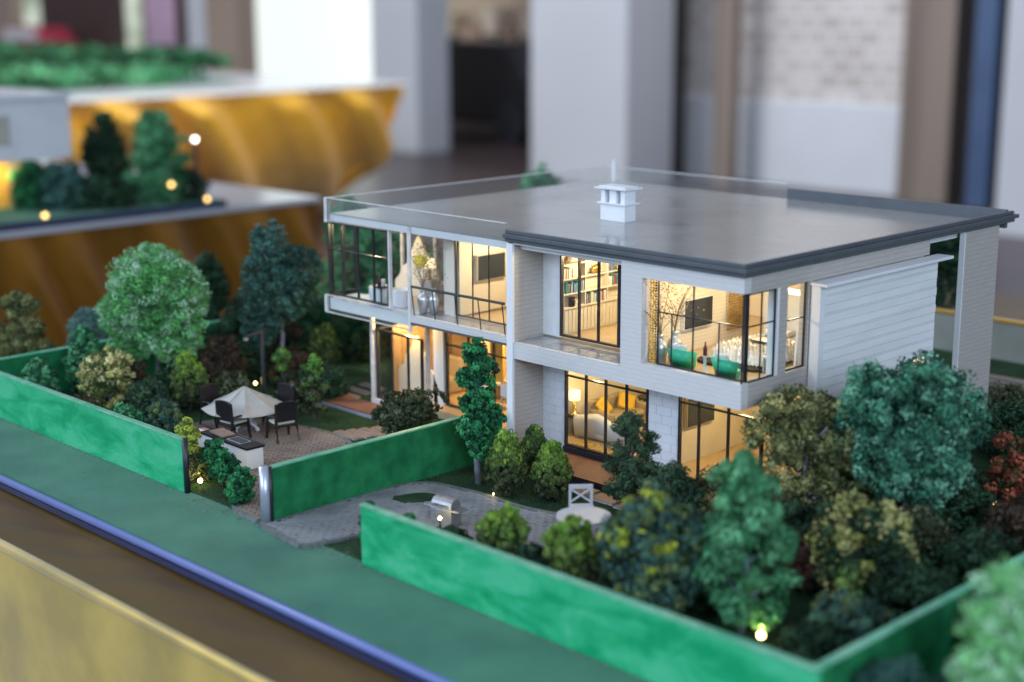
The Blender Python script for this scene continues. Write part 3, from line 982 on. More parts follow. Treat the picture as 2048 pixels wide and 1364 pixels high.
bc = thing('bookcase', (-2.25, 2.5, .2745), 'cream built in bookcase with rows of books behind the balcony window', 'bookcase')
bx0, bx1, by0, by1 = -2.2615, -2.2464, 2.379, 2.62
box('cabinet', 'cream', bx0, bx1, by0, by1, .2747, .3335, bc)
for y in np.arange(by0 + .006, by1 - .02, .0125):
    MB().box(bx1 + .0002, bx1 + .0016, y, y + .0105, .279, .330).build('cabinet_slat', 'cream', bc)
box('worktop', 'cream', bx0, bx1 + .004, by0, by1, .3338, .3368, bc)
for z in (.3655, .3995, .4325, .4620):
    box('shelf', 'cream', bx0, bx1 + .002, by0, by1, z, z + .0028, bc)
for y in (by0, 2.452, 2.527, by1 - .003):
    box('upright', 'cream', bx0, bx1 + .001, y, y + .003, .337, .4619, bc)
ORD = ('first', 'second', 'third', 'fourth', 'fifth', 'sixth', 'seventh', 'eighth', 'ninth', 'tenth', 'eleventh', 'twelfth', 'thirteenth', 'fourteenth', 'fifteenth', 'sixteenth', 'seventeenth', 'eighteenth', 'nineteenth', 'twentieth')
bookm = [(n, mat('book_%s' % n, c, .6)) for n, c in (('teal', (.05, .22, .24)), ('white', (.7, .7, .68)), ('blue', (.10, .2, .36)), ('cream', (.62, .56, .42)), ('maroon', (.25, .06, .07)), ('grey', (.3, .33, .36)))]
rows = [(.4023, 2.384, 2.410, 'second shelf, left bay'), (.3683, 2.392, 2.448, 'third shelf, left bay'), (.3368, 2.458, 2.522, 'worktop, middle bay'),
        (.4353, 2.532, 2.572, 'top shelf, right bay'), (.4023, 2.532, 2.55, 'second shelf, right bay'), (.3683, 2.535, 2.60, 'third shelf, right bay')]
for z, y0, y1, w in rows:
    y = y0
    kb = 0
    while y < y1:
        bn, bmat = random.choice(bookm)
        d = random.uniform(.0032, .0052)
        hgt = random.uniform(.019, .0255)
        tag(box('book', bmat, bx0 + .002, bx1 + random.uniform(-.002, .001), y, y + d - .0003, z, z + hgt), bn + ' book, ' + ORD[kb] + ' from the left on the ' + w, 'book', 'books on the study bookcase, ' + w)
        y += d
        kb += 1
MB().lathe([(.0075, 0), (.0078, .003), (.0078, .015), (.0070, .017), (.0078, .018), (.0078, .021)], (0, 0, 0), 16).build('drum_jar', 'dark_wood').location = (-2.2495, 2.412, .3370)
tag(bpy.data.objects['drum_jar'], 'small dark lidded jar on the bookcase worktop', 'jar')
o = thing('gold_figure', (-2.250, 2.492, .4023), 'gold petal shaped ornament on the bookcase middle shelf', 'ornament')
for k in range(6):
    a = (k - 2.5) * .55
    MB().tube([(0, 0, .002), (0, math.sin(a) * .009, .004 + math.cos(a) * .009), (0, math.sin(a) * .016, .004 + math.cos(a) * .017)], [.003, .005, .0015], 8).build('petal', 'bead', o, local=True, smooth=True)
MB().lathe([(.003, 0), (.007, .002), (.0105, .006), (.011, .0085), (.010, .0085), (.006, .004)], (0, 0, 0), 18).build('gold_bowl', 'bead', smooth=True).location = (-2.249, 2.565, .4023)
tag(bpy.data.objects['gold_bowl'], 'gold bowl on the right bay of the bookcase', 'bowl')
o = thing('driftwood_piece', (-2.250, 2.398, .4353), 'brown driftwood ornament on the top shelf of the bookcase', 'ornament')
MB().tube([(0, -.012, .004), (.001, -.004, .010), (0, .006, .008), (0, .014, .011)], [.004, .008, .006, .002], 8).build('branch', 'dry', o, local=True, smooth=True)
tag(MB().lathe([(.045, 0), (.045, .002)], (-2.13, 2.50, .2743), 24).build('round_rug', 'sofa'), 'round brown rug on the study floor', 'rug')


def vase(x, y, z, s, label, spray=None):
    t = MB().lathe([(r * s, h * s) for r, h in ((.006, 0), (.010, .004), (.0125, .022), (.0145, .034), (.012, .042), (.006, .049), (.0052, .055), (.0075, .060))], (x, y, z), 20).build('silver_vase', 'silver', smooth=True)
    tag(t, label, 'vase', 'silver floor vases')
    if spray:
        rng = random.Random(int(x * -1000) + int(y * 997))
        o = thing('dried_spray', (x, y, z + .05 * s), spray, 'dried branches', 'dried branch sprays')
        for k in range(9):
            a = rng.uniform(0, 2 * PI)
            p = Vector((0, 0, 0)); pts = [p.copy()]
            hh = rng.uniform(.05, .11) * s
            for q in range(4):
                p = p + Vector((math.cos(a) * .006 * (q + .3), math.sin(a) * .006 * (q + .3), hh / 4)) * 1.0
                a += rng.uniform(-.6, .6)
                pts.append(p.copy())
            b = MB().tube(pts, [.0009, .0008, .0007, .0006, .0004], 5).build('twig', 'dry', o, local=True)
        n = 260
        r2 = np.random.default_rng(int(-x * 1000))
        cen = np.stack([r2.normal(0, .016 * s, n), r2.normal(0, .016 * s, n), r2.uniform(.03, .12, n) * s], 1)
        pal = np.array([C(150, 120, 80), C(120, 92, 60), C(170, 140, 95)])
        leaf_object('dry_leaves', cen, .006, .0022, pal[r2.integers(0, 3, n)], o, seed=5)


vase(-1.915, 2.3205, .2745, 1.08, 'silver vase nearest the gold bead strip', 'dried branch spray in the silver vase nearest the gold bead strip')
vase(-1.903, 2.352, .2745, 1.15, 'silver vase beside the left teal tub chair', 'dried branch spray in the silver vase beside the left teal tub chair')
vase(-2.640, 2.312, .279, 1.0, 'left silver vase behind the balcony railing', 'dried branch spray in the left balcony vase')
vase(-2.622, 2.330, .279, 1.0, 'right silver vase behind the balcony railing', 'dried branch spray in the right balcony vase')
tag(MB().prism([(-2.755, .362), (-2.772, .382), (-2.768, .396), (-2.735, .398), (-2.722, .388), (-2.735, .372)], 2.40, 2.403, 'y').build('yellow_flower', 'yellow_flower'), 'bright yellow flower behind the acrylic bay', 'flower')


def bead_strip(x0, x1, y0, y1, z0, z1, label, n_col, name='bead_curtain'):
    t = thing(name, ((x0 + x1) / 2, (y0 + y1) / 2, z0), label, 'bead curtain')
    rng = random.Random(int(z0 * 1000) + n_col)
    for i in range(n_col):
        f_ = (i + .5) / n_col
        x, y = x0 + (x1 - x0) * f_, y0 + (y1 - y0) * f_
        b = MB()
        z = z0
        while z < z1 - .004:
            r = rng.uniform(.0022, .0032)
            b.lathe([(.0006, 0), (r, .0018), (r * .9, .0036), (.0006, .0052)], (x + rng.uniform(-.0006, .0006), y + rng.uniform(-.0006, .0006), z), 6)
            z += .0056
        b.build('bead_string', 'bead', t)


bead_strip(-1.9235, -1.9035, 2.294, 2.294, .2745, .460, 'gold bead strip at the left edge of the corner window', 3)
bead_strip(-1.9455, -1.9455, 2.585, 2.655, .30, .4655, 'gold bead curtain beside the bedroom screen wall', 10)


def tub_chair(x, y, rz, label):
    t = thing('tub_chair', (x, y, .2745), label, 'chair', 'teal tub chairs in the corner window', rz)
    t.scale = (1.12, 1.05, 1.08)
    n = 22
    vs, fs = [], []
    for i in range(n + 1):
        a = -PI * .98 + (PI * .96) * i / n
        hh = .036 + .006 * math.sin(PI * i / n)
        for (r, z) in ((.021, .004), (.030, hh), (.0265, hh), (.019, .012)):
            vs.append((r * math.cos(a) * 1.05, r * math.sin(a), z))
    for i in range(n):
        for k in range(4):
            fs.append((i * 4 + k, (i + 1) * 4 + k, (i + 1) * 4 + (k + 1) % 4, i * 4 + (k + 1) % 4))
    fs += [(0, 1, 2, 3), tuple(n * 4 + k for k in (3, 2, 1, 0))]
    MB().add(vs, fs).build('shell', 'teal_plastic', t, local=True, smooth=True)
    MB().lathe([(.019, .003), (.022, .004), (.023, .016), (.021, .018)], (0, .002, 0), 20).build('seat', 'teal_plastic', t, local=True, smooth=True)
    MB().box(-.016, .016, -.004, .004, 0, .030, Matrix.Translation((0, -.010, .020)) @ Matrix.Rotation(.22, 4, 'X')).build('cushion', 'cloth_white', t, local=True, bevel=.004)


tub_chair(-1.862, 2.330, .10, 'teal tub chair beside the silver vases')
tub_chair(-1.748, 2.326, -.15, 'teal tub chair at the corner of the window')
o = thing('candle_stand', (-1.803, 2.325, .2745), 'white stand with a dark red bottle between the teal tub chairs', 'stand')
MB().lathe([(.009, 0), (.009, .0015), (.0035, .003), (.0032, .034), (.006, .036), (.006, .0375)], (0, 0, 0), 14).build('stem', 'white', o, local=True, smooth=True)
MB().lathe([(.0040, .0377), (.0045, .052), (.0020, .058), (.0012, .066)], (0, 0, 0), 12).build('bottle', 'red', o, local=True, smooth=True)

bd = thing('bed', (-1.81, 2.55, .2745), 'bed with a crinkled silver quilt in the corner room', 'bed')
box('mattress', 'cloth_white', -1.862, -1.735, 2.435, 2.615, .2760, .3085, bd, bevel=.006)


def quilt(u, v):
    x, y = -1.872 + .146 * u, 2.422 + .165 * v
    ed = min(u, 1 - u, v * 1.0, 1) * 9
    z = .3125 - .030 * max(0, 1 - ed) ** 1.6
    z += .0032 * math.sin(x * 310 + 3 * math.sin(y * 140)) * math.sin(y * 260 + 2.2 * math.sin(x * 190)) + .002 * math.sin(x * 700 + y * 530)
    return (x, y, z)


MB().grid(quilt, 70, 70).build('quilt', 'quilt', bd)
MB().prism([(2.40 - 2.40 + a, b) for a, b in ()] or [(2.60, .276), (2.60, .40), (2.61, .41), (2.63, .40)], -1.86, -1.74, 'x').build('headboard', 'cloth_white', bd)
MB().box(-.03, .03, -.02, .02, 0, .016, Matrix.Translation((-1.80, 2.575, .312))).build('pillow', 'cloth_white', bd, bevel=.007)
tr = thing('bed_tray', (-1.785, 2.50, .3165), 'tan tray with a dark rim lying on the quilt', 'tray')
MB().box(-.026, .026, -.018, .018, 0, .0022).build('rim', 'dark_wood', tr, local=True)
MB().box(-.0235, .0235, -.0155, .0155, .0023, .0032).build('tray_top', 'cream', tr, local=True)
tag(MB().prism(smooth_poly([(-1.895, 2.41), (-1.86, 2.385), (-1.80, 2.392), (-1.73, 2.402), (-1.72, 2.44), (-1.88, 2.47)], 2), .2745, .2800).build('fur_rug', 'rug'), 'dark fur rug under the foot of the bed', 'rug')
o = thing('bedside_stool', (-1.716, 2.425, .2745), 'white stool at the foot of the bed by the corner window', 'stool')
MB().box(-.012, .012, -.012, .012, .030, .034).build('seat', 'white', o, local=True)
for sx in (-.0105, .0085):
    MB().box(sx, sx + .002, -.011, .011, 0, .030).build('side', 'white', o, local=True)
MB().box(-.0083, .0083, .0085, .0105, .004, .030).build('back_panel', 'white', o, local=True)
o = thing('wardrobe', (-1.80, 2.84, .2745), 'amber wardrobe with dark uprights at the back of the bedroom', 'wardrobe')
box('door', 'orange_panel', -1.93, -1.70, 2.835, 2.8595, .2750, .4650, o)
for x in (-1.925, -1.872, -1.815, -1.76):
    box('upright', 'dark_wood', x, x + .016, 2.829, 2.8348, .2750, .4650, o)
tag(MB().prism([(2.500, .2752), (2.555, .2752), (2.555, .40), (2.545, .425), (2.535, .40), (2.525, .385), (2.515, .36), (2.505, .35)], -1.712, -1.706, 'x').build('scalloped_screen', 'cloth_white'), 'white scalloped panel inside the narrow side window', 'panel')

# living room below
cb = thing('couch', (-2.20, 2.465, .0245), 'white camel back couch with its back to the lower window', 'couch')
n = 26
vs, fs = [], []
for i in range(n + 1):
    u = i / n
    x = -2.266 + .150 * u
    hh = .052 + .011 * math.exp(-((u - .40) / .20) ** 2) - .004 * u
    y = 2.440 + .012 * math.sin(u * PI) * .6
    for dy, z in ((0, .0285), (-.004, .03 + hh * .7), (0, .0245 + hh), (.010, .0245 + hh), (.013, .0285)):
        vs.append((x, y + dy, z))
for i in range(n):
    for k in range(5):
        fs.append((i * 5 + k, (i + 1) * 5 + k, (i + 1) * 5 + (k + 1) % 5, i * 5 + (k + 1) % 5))
fs += [(0, 1, 2, 3, 4), tuple(n * 5 + k for k in (4, 3, 2, 1, 0))]
MB().add(vs, fs).build('backrest', 'cloth_white', cb, smooth=True)
box('seat', 'cloth_white', -2.262, -2.122, 2.446, 2.500, .032, .056, cb, bevel=.004)
for x in (-2.270, -2.120):
    box('arm', 'cloth_white', x, x + .012, 2.448, 2.500, .032, .068, cb, bevel=.004)
for x in (-2.26, -2.115):
    for y in (2.438, 2.490):
        box('leg', 'silver', x, x + .005, y, y + .005, .0245, .032, cb)
sf = thing('sofa', (-2.26, 2.58, .0245), 'taupe sofa along the wall with two mustard cushions', 'sofa')
box('seat', 'sofa', -2.282, -2.212, 2.520, 2.640, .028, .050, sf, bevel=.004)
box('seat_cushion', 'sofa', -2.281, -2.210, 2.522, 2.5795, .0502, .060, sf, bevel=.004)
box('seat_cushion', 'sofa', -2.281, -2.210, 2.5805, 2.638, .0502, .060, sf, bevel=.004)
box('backrest', 'sofa', -2.2985, -2.2825, 2.510, 2.650, .028, .090, sf, bevel=.005)
for y in (2.508, 2.6405):
    box('arm', 'sofa', -2.2820, -2.208, y, y + .0115, .028, .074, sf, bevel=.004)
for i, (y, a) in enumerate(((2.545, .3), (2.605, -.45))):
    t = MB().box(-.005, .005, -.022, .022, -.0005, .040, Matrix.Translation((-2.252, y, .0612)) @ Matrix.Rotation(a * .6, 4, 'Z') @ Matrix.Rotation(-.55, 4, 'Y') @ Matrix.Rotation(a, 4, 'X')).build('cushion', 'yellow', bevel=.0045)
    tag(t, ('mustard cushion nearest the lamp on the sofa', 'mustard cushion nearest the round table on the sofa')[i], 'cushion', 'mustard cushions on the sofa')
o = thing('lamp_table', (-2.2855, 2.462, .0245), 'small dark side table under the lit lamp', 'table')
MB().box(-.013, .013, -.016, .016, .040, .0435).build('top', 'dark_wood', o, local=True)
for sx in (-.0105, .0105):
    for sy in (-.013, .013):
        MB().box(sx - .0018, sx + .0018, sy - .0018, sy + .0018, 0, .040).build('leg', 'dark_wood', o, local=True)
o = thing('table_lamp', (-2.2855, 2.462, .0682), 'lit table lamp with a white drum shade in the living room', 'lamp')
MB().lathe([(.011, 0), (.012, .003), (.007, .006), (.0045, .010), (.0045, .036)], (0, 0, 0), 14).build('lamp_base', 'bead', o, local=True, smooth=True)
MB().lathe([(.013, .036), (.0132, .058)], (0, 0, 0), 20).build('lamp_shade', 'shade', o, local=True, smooth=True)
o = thing('round_side_table', (-2.245, 2.674, .0245), 'round dark table at the right end of the sofa', 'table')
MB().lathe([(.022, .052), (.023, .054), (.023, .056)], (0, 0, 0), 22).build('top', 'dark_wood', o, local=True)
for k in range(4):
    a = k * PI / 2 + .4
    MB().tube([(math.cos(a) * .018, math.sin(a) * .018, .052), (math.cos(a) * .020, math.sin(a) * .020, 0)], .0022, 6).build('leg', 'dark_wood', o, local=True)
o = thing('coffee_table', (-2.150, 2.545, .0245), 'dark coffee table with gold dishes in the living room', 'table')
MB().box(-.035, .035, -.022, .022, .026, .030).build('top', 'dark_wood', o, local=True)
for sx in (-.031, .031):
    for sy in (-.018, .018):
        MB().box(sx - .002, sx + .002, sy - .002, sy + .002, 0, .026).build('leg', 'dark_wood', o, local=True)
for i, (x, y, s_) in enumerate(((-2.168, 2.54, 1), (-2.138, 2.552, 1.2))):
    t = MB().lathe([(.004 * s_, 0), (.009 * s_, .004 * s_), (.010 * s_, .008 * s_), (.009 * s_, .008 * s_), (.005 * s_, .003)], (x, y, .0547), 16).build('gold_dish', 'bead', smooth=True)
    tag(t, ('smaller gold dish on the coffee table', 'larger gold dish with dried twigs on the coffee table')[i], 'dish')
o = thing('twig_bunch', (-2.138, 2.552, .060), 'bunch of pale twigs in the larger gold dish', 'dried branches')
for k in range(9):
    a = k * .7
    MB().tube([(0, 0, 0), (math.cos(a) * .006, math.sin(a) * .006, .018), (math.cos(a + .4) * .012, math.sin(a + .4) * .012, .038)], [.0009, .0008, .0005], 5).build('twig', 'dry', o, local=True)
tag(box('gold_rug', 'gold_rug', -2.222, -2.11, 2.386, 2.424, .0245, .0285), 'glittering gold rug strip at the lower window', 'rug')
for k in range(6):
    pass
tag(MB().prism(smooth_poly([(-1.885, 2.47), (-1.83, 2.43), (-1.76, 2.44), (-1.74, 2.52), (-1.83, 2.56)], 2), .0245, .030).build('fur_rug', 'rug'), 'dark fur rug in the lower corner room', 'rug')

# bay furniture
for i, (x, y) in enumerate(((-2.815, 2.325), (-2.748, 2.335))):
    t = thing('drum_stool', (x, y, .2778), ('round grey drum seat at the left of the glass bay', 'round grey drum seat at the right of the glass bay')[i], 'seat', 'drum seats in the glass bay')
    MB().lathe([(.024, 0), (.026, .004), (.028, .040), (.027, .043), (.0245, .043), (.023, .030)], (0, 0, 0), 26).build('shell', 'white', t, local=True, smooth=True)
    MB().lathe([(.022, .026), (.0235, .030), (.021, .033)], (0, 0, 0), 22).build('cushion', 'cloth_white', t, local=True, smooth=True)
o = thing('bistro_table', (-2.790, 2.308, .2778), 'black round bistro table between the drum seats', 'table')
MB().lathe([(.010, 0), (.010, .002), (.002, .003), (.002, .044), (.0155, .045), (.0155, .048)], (0, 0, 0), 20).build('frame', 'black', o, local=True)
tag(MB().lathe([(.004, 0), (.0045, .014), (.002, .020), (.0018, .027)], (-2.794, 2.306, .3260), 12).build('bottle', 'red', smooth=True), 'dark red bottle on the black bistro table', 'bottle')
tag(MB().lathe([(.004, 0), (.0055, .016), (.005, .018)], (-2.782, 2.309, .3260), 12).build('cup', 'white', smooth=True), 'white cup on the black bistro table', 'cup')
o = thing('bay_lamp', (-2.735, 2.42, .2745), 'white shaded lamp on a grey cabinet inside the glass bay', 'lamp')
MB().box(-.02, .02, -.015, .015, 0, .060).build('cabinet', 'steel', o, local=True)
MB().lathe([(.008, .0602), (.003, .064), (.003, .090)], (0, 0, 0), 12).build('lamp_base', 'bead', o, local=True)
MB().lathe([(.015, .090), (.012, .112)], (0, 0, 0), 18).build('lamp_shade', 'shade', o, local=True)
o = thing('bay_bed', (-2.77, 2.52, .2745), 'pale bed behind the scalloped panel upstairs', 'bed')
box('mattress', 'cloth_white', -2.83, -2.71, 2.56, 2.655, .2748, .315, o, bevel=.006)
o = thing('bay_sofa', (-2.79, 2.48, .0245), 'brown armchair in the lower glass room', 'armchair')
box('seat', 'sofa', -2.84, -2.75, 2.47, 2.54, .026, .060, o, bevel=.005)
box('backrest', 'sofa', -2.84, -2.75, 2.541, 2.556, .026, .110, o, bevel=.005)
for i in range(3):
    vv = thing('dining_chair', (-2.62 + .075 * i, 2.50, .0245), 'pale dining chair, ' + ('first', 'second', 'third')[i] + ' from the white column', 'chair', 'dining room chairs')
    MB().box(-.012, .012, -.012, .012, .030, .034).build('seat', 'cushion', vv, local=True)
    MB().box(-.012, .012, -.013, -.0105, .034, .075).build('backrest', 'white', vv, local=True)
    for sx in (-.0105, .0105):
        for sy in (-.0105, .0105):
            MB().box(sx - .0012, sx + .0012, sy - .0012, sy + .0012, 0, .030).build('leg', 'white', vv, local=True)
o = thing('dining_table', (-2.545, 2.56, .0245), 'long dining table in the orange lit room', 'table')
MB().box(-.11, .11, -.03, .03, .042, .046).build('top', 'cushion', o, local=True)
for sx in (-.1, .1):
    MB().box(sx - .004, sx + .004, -.025, .025, 0, .042).build('leg', 'cushion', o, local=True)

# ------------------------------------------------------------------ patio set
def chair_proto():
    t = thing('dining_chair', (0, 0, 0), 'x', 'chair', 'dark wooden chairs round the umbrella table')
    for sx in (-1, 1):
        MB().tube([(sx * .021, -.019, .036), (sx * .021, -.020, .018), (sx * .022, -.023, 0)], [.0034, .0030, .0026], 8).build('leg', 'dark_wood', t, local=True)
        MB().tube([(sx * .020, .021, .084), (sx * .020, .019, .038), (sx * .021, .026, 0)], [.0026, .0032, .0026], 8).build('leg', 'dark_wood', t, local=True)
        MB().tube([(sx * .021, -.019, .034), (sx * .022, -.018, .050), (sx * .0215, .000, .054), (sx * .0200, .019, .053)], [.0022, .0022, .0024, .0020], 8).build('armrest', 'dark_wood', t, local=True)
    MB().box(-.0225, .0225, -.021, .021, .032, .0365).build('seat_frame', 'dark_wood', t, local=True, bevel=.001)
    MB().box(-.0195, .0195, -.0195, .0175, .0367, .0415).build('cushion', 'cushion', t, local=True, bevel=.002)
    prof = [(-.019, .044), (.019, .044), (.0205, .082), (.014, .0865), (0, .088), (-.014, .0865), (-.0205, .082)]
    MB().prism(prof, .0185, .0225, 'y').build('backrest', 'dark_wood', t, local=True, bevel=.0012)
    return t


cp = chair_proto()
spots = [(-2.864, 1.912, PI + .10, 'dark wooden chair with its back to the front wall, before the umbrella'), (-2.995, 1.955, PI / 2 + .15, 'dark wooden chair at the left of the umbrella'),
         (-2.778, 1.990, -PI / 2 - .20, 'dark wooden armchair at the right of the umbrella'), (-2.890, 2.062, .1, 'dark wooden chair behind the umbrella, nearest the lamp post')]
for i, (x, y, rz, lab) in enumerate(spots):
    o = cp if i == 0 else copy_tree(cp)
    o.location = (x, y, .0067)
    o.rotation_euler = (0, 0, rz)
    o.scale = (1.28, 1.22, 1.10)
    o['label'] = lab

ut = thing('umbrella_table', (-2.905, 1.975, .0067), 'white scrolled garden table under the cream umbrella', 'table')
MB().lathe([(.048, .050), (.050, .052), (.050, .054)], (0, 0, 0), 28).build('top', 'white', ut, local=True)
for k in range(4):
    a = k * PI / 2 + .25
    pts = []
    for q in range(14):
        s_ = q / 13
        r = .008 + .026 * s_ + .008 * math.sin(s_ * 9)
        pts.append((math.cos(a) * r, math.sin(a) * r, .050 * (1 - s_) + .002))
    pts += [(math.cos(a) * (.040 - .004 * q), math.sin(a) * (.040 - .004 * q), .002 + .004 * q) for q in range(1, 3)]
    MB().tube(pts, .0034, 8).build('scroll_leg', 'white', ut, local=True, smooth=True)
um = thing('garden_umbrella', (-2.905, 1.975, .0560), 'cream panelled garden umbrella over the round table', 'umbrella')
MB().tube([(0, 0, 0), (0, 0, .058)], .0022, 8).build('pole', 'dark_wood', um, local=True)
ut.scale = (1, 1, .80)
MB().tube([(0, 0, .0585), (0, 0, .070)], .0030, 8).build('finial', 'black', um, local=True)
for k in range(8):
    a0, a1 = k * PI / 4 + .2, (k + 1) * PI / 4 + .2
    b = MB()
    ap = Vector((0, 0, .058))
    p0 = Vector((math.cos(a0) * .102, math.sin(a0) * .102, .008)); p1 = Vector((math.cos(a1) * .102, math.sin(a1) * .102, .008))
    vs, fs = [], []
    N_ = 6
    for i in range(N_ + 1):
        for j in range(i + 1):
            s_ = i / N_; q = j / i if i else 0
            p = ap.lerp(p0.lerp(p1, q), s_)
            p.z -= .004 * math.sin(PI * s_) + .003 * math.sin(PI * q) * s_
            vs.append(p)
    idx = lambda i, j: i * (i + 1) // 2 + j
    for i in range(N_):
        for j in range(i + 1):
            fs.append((idx(i, j), idx(i + 1, j), idx(i + 1, j + 1)))
            if j < i:
                fs.append((idx(i, j), idx(i + 1, j + 1), idx(i, j + 1)))
    vs2 = [v + Vector((0, 0, -.0006)) for v in vs]
    b.add(vs, fs); b.add(vs2, [tuple(reversed(f_)) for f_ in fs])
    b.build('canopy_panel', 'canvas', um, local=True)
    MB().tube([ap, ap.lerp(p0, .5) + Vector((0, 0, -.003)), p0], .0010, 6).build('rib', 'cushion', um, local=True)

ct = thing('kitchen_counter', (-2.73, 1.81, .005), 'white outdoor kitchen counter with black worktop beside the patio', 'counter')
def rot_build(mb, name, m, **k):
    return mb.build(name, m, ct, local=True, **k)
ct.rotation_euler = (0, 0, -.02)
rot_build(MB().box(-.088, .095, -.016, .026, 0, .046), 'body', 'white', bevel=.001)
rot_build(MB().box(-.091, .098, -.019, .029, .0462, .0515), 'worktop', 'dark_wood', bevel=.001)
rot_build(MB().box(.004, .060, -.010, .020, .0517, .0526), 'hob_plate', 'silver')
rot_build(MB().box(.010, .055, -.006, .016, .0528, .0535), 'hob_glass', 'screen')
rot_build(MB().box(-.060, -.008, -.012, .022, .0, .0035, Matrix.Translation((0, 0, .0518)) @ Matrix.Rotation(.06, 4, 'Y')), 'chopping_board', 'stone')
rot_build(MB().box(-.150, -.0915, -.010, .038, 0, .036), 'side_cabinet', 'white', bevel=.001)
rot_build(MB().box(-.153, -.0915, -.012, .041, .0362, .0405), 'side_worktop', 'dark_wood', bevel=.001)
o = thing('menu_card', (-2.855, 1.826, .0457), 'small printed card lying on the low counter', 'card')
MB().box(-.018, .018, -.012, .012, 0, .0008).build('sheet', 'cloth_white', o, local=True)
MB().box(-.016, .004, .001, .010, .0009, .0012).build('red_print', mat('red_print', (.6, .15, .12), .6), o, local=True)

M['post'] = mat('lamp_post_paint', (.05, .052, .06), .3)
lp = thing('garden_lamp_post', (-3.142, 2.197, 0), 'black garden lamp post with a horizontal arm behind the umbrella', 'lamp post')
MB().tube([(0, 0, 0), (0, 0, .176)], .0052, 10).build('pole', 'post', lp, local=True)
MB().box(-.0035, .0035, -.052, .004, -.0025, .0025, Matrix.Translation((0, 0, .1765)) @ Matrix.Rotation(.15, 4, 'X')).build('arm', 'post', lp, local=True)
MB().box(-.0045, .0045, -.0545, -.045, .160, .1672).build('lamp_head', 'silver', lp, local=True)

# barbecue, round white table and chair of the right garden
bq = thing('barbecue', (-2.075, 1.868, .004), 'silver barbecue grill with a rounded lid behind the front wall', 'barbecue', None, .12)
bq.scale = (.88, .88, .86)
M['grill'] = mat('grill_steel', (.34, .35, .38), .38, .7, var=.15, vscale=60)
MB().box(-.030, .030, -.017, .017, 0, .040).build('cabinet', 'grill', bq, local=True, bevel=.001)
MB().box(-.052, .052, -.017, .017, .0402, .0435).build('side_shelf', 'grill', bq, local=True, bevel=.0008)
lid = [(-.017, .0437), (.017, .0437), (.017, .052), (.012, .061), (.004, .065), (-.006, .064), (-.014, .058), (-.017, .050)]
MB().prism([(a, b) for a, b in lid], -.029, .029, 'x').build('lid', 'grill', bq, local=True, bevel=.001)
MB().tube([(-.02, -.0205, .052), (.02, -.0205, .052)], .0014, 8).build('handle', 'black', bq, local=True)
M['garden_white'] = mat('garden_white_paint', (.52, .53, .57), .5, var=.06)
rt = thing('garden_table', (-1.805, 1.972, .0065), 'round white garden table in the right garden', 'table')
MB().lathe([(.050, .052), (.052, .053), (.052, .057), (.050, .058)], (0, 0, 0), 30).build('top', 'garden_white', rt, local=True)
MB().lathe([(.022, 0), (.022, .003), (.005, .008), (.005, .052)], (0, 0, 0), 16).build('pedestal', 'garden_white', rt, local=True)
gc = thing('garden_chair', (-1.868, 2.035, .0065), 'white cross back garden chair behind the round white table', 'chair', None, .85)
for sx in (-.021, .021):
    MB().box(sx - .0025, sx + .0025, .017, .021, 0, .082).build('leg', 'garden_white', gc, local=True)
    MB().box(sx - .0025, sx + .0025, -.021, -.017, 0, .040).build('leg', 'garden_white', gc, local=True)
MB().box(-.023, .023, -.022, .0168, .0402, .044).build('seat', 'garden_white', gc, local=True)
MB().box(-.0184, .0184, .017, .021, .0740, .082).build('top_rail', 'garden_white', gc, local=True)
for s_ in (-1, 1):
    MB().box(-.024, .024, .0180 if s_ > 0 else .0196, .0194 if s_ > 0 else .0209, -.0018, .0018, Matrix.Translation((0, 0, .060)) @ Matrix.Rotation(s_ * .60, 4, 'Y')).build('cross_slat', 'garden_white', gc, local=True)

# ------------------------------------------------------------------ warm garden lights
def led(x, y, z, r, power, label):
    t = thing('garden_light', (x, y, 0), label, 'garden light', 'warm garden lights')
    MB().tube([(0, 0, 0), (0, 0, max(.004, z - r))], .0014, 6).build('stake', 'black', t, local=True)
    MB().lathe([(.0006, z - r), (r * .8, z - r * .6), (r, z), (r * .8, z + r * .6), (.0006, z + r)], (0, 0, 0), 12).build('bulb', 'led', t, local=True, smooth=True)
    if power:
        lamp_point('garden_light_glow', (x, y, z + r + .006), power, .004, (1.0, .74, .22))


led(-2.632, 1.668, .012, .0055, .05, 'glowing garden light at the end of the left front wall')
led(-3.205, 2.215, .024, .0040, .03, 'garden light behind the umbrella top')
led(-3.30, 2.06, .012, .0040, .03, 'garden light under the lime tipped tall shrub')
led(-3.37, 2.545, .020, .0050, .04, 'garden light left of the glass corner beside the dome cypress')
led(-1.288, 1.822, .030, .0060, .06, 'bright garden light behind the right front wall')
led(-1.690, 2.150, .030, .0030, .02, 'tiny garden light among the bushes near the dark pine')
led(-1.355, 2.700, .020, .0045, .04, 'garden light under the red bush at the right edge')
led(-2.055, 1.834, .030, .0035, .02, 'garden light in front of the silver barbecue')
led(-3.20, 2.625, .020, .0050, .04, 'garden light seen through the lower glass room, left one')
led(-3.13, 2.66, .020, .0050, .04, 'garden light seen through the lower glass room, right one')
led(-2.13, 2.05, .010, .0018, .012, 'small garden light at the foot of the front conifers')
led(-2.585, 1.80, .006, .0018, .006, 'small garden light at the base of the white counter')

# ------------------------------------------------------------------ plants
def P(*cs):
    return np.array(cs)


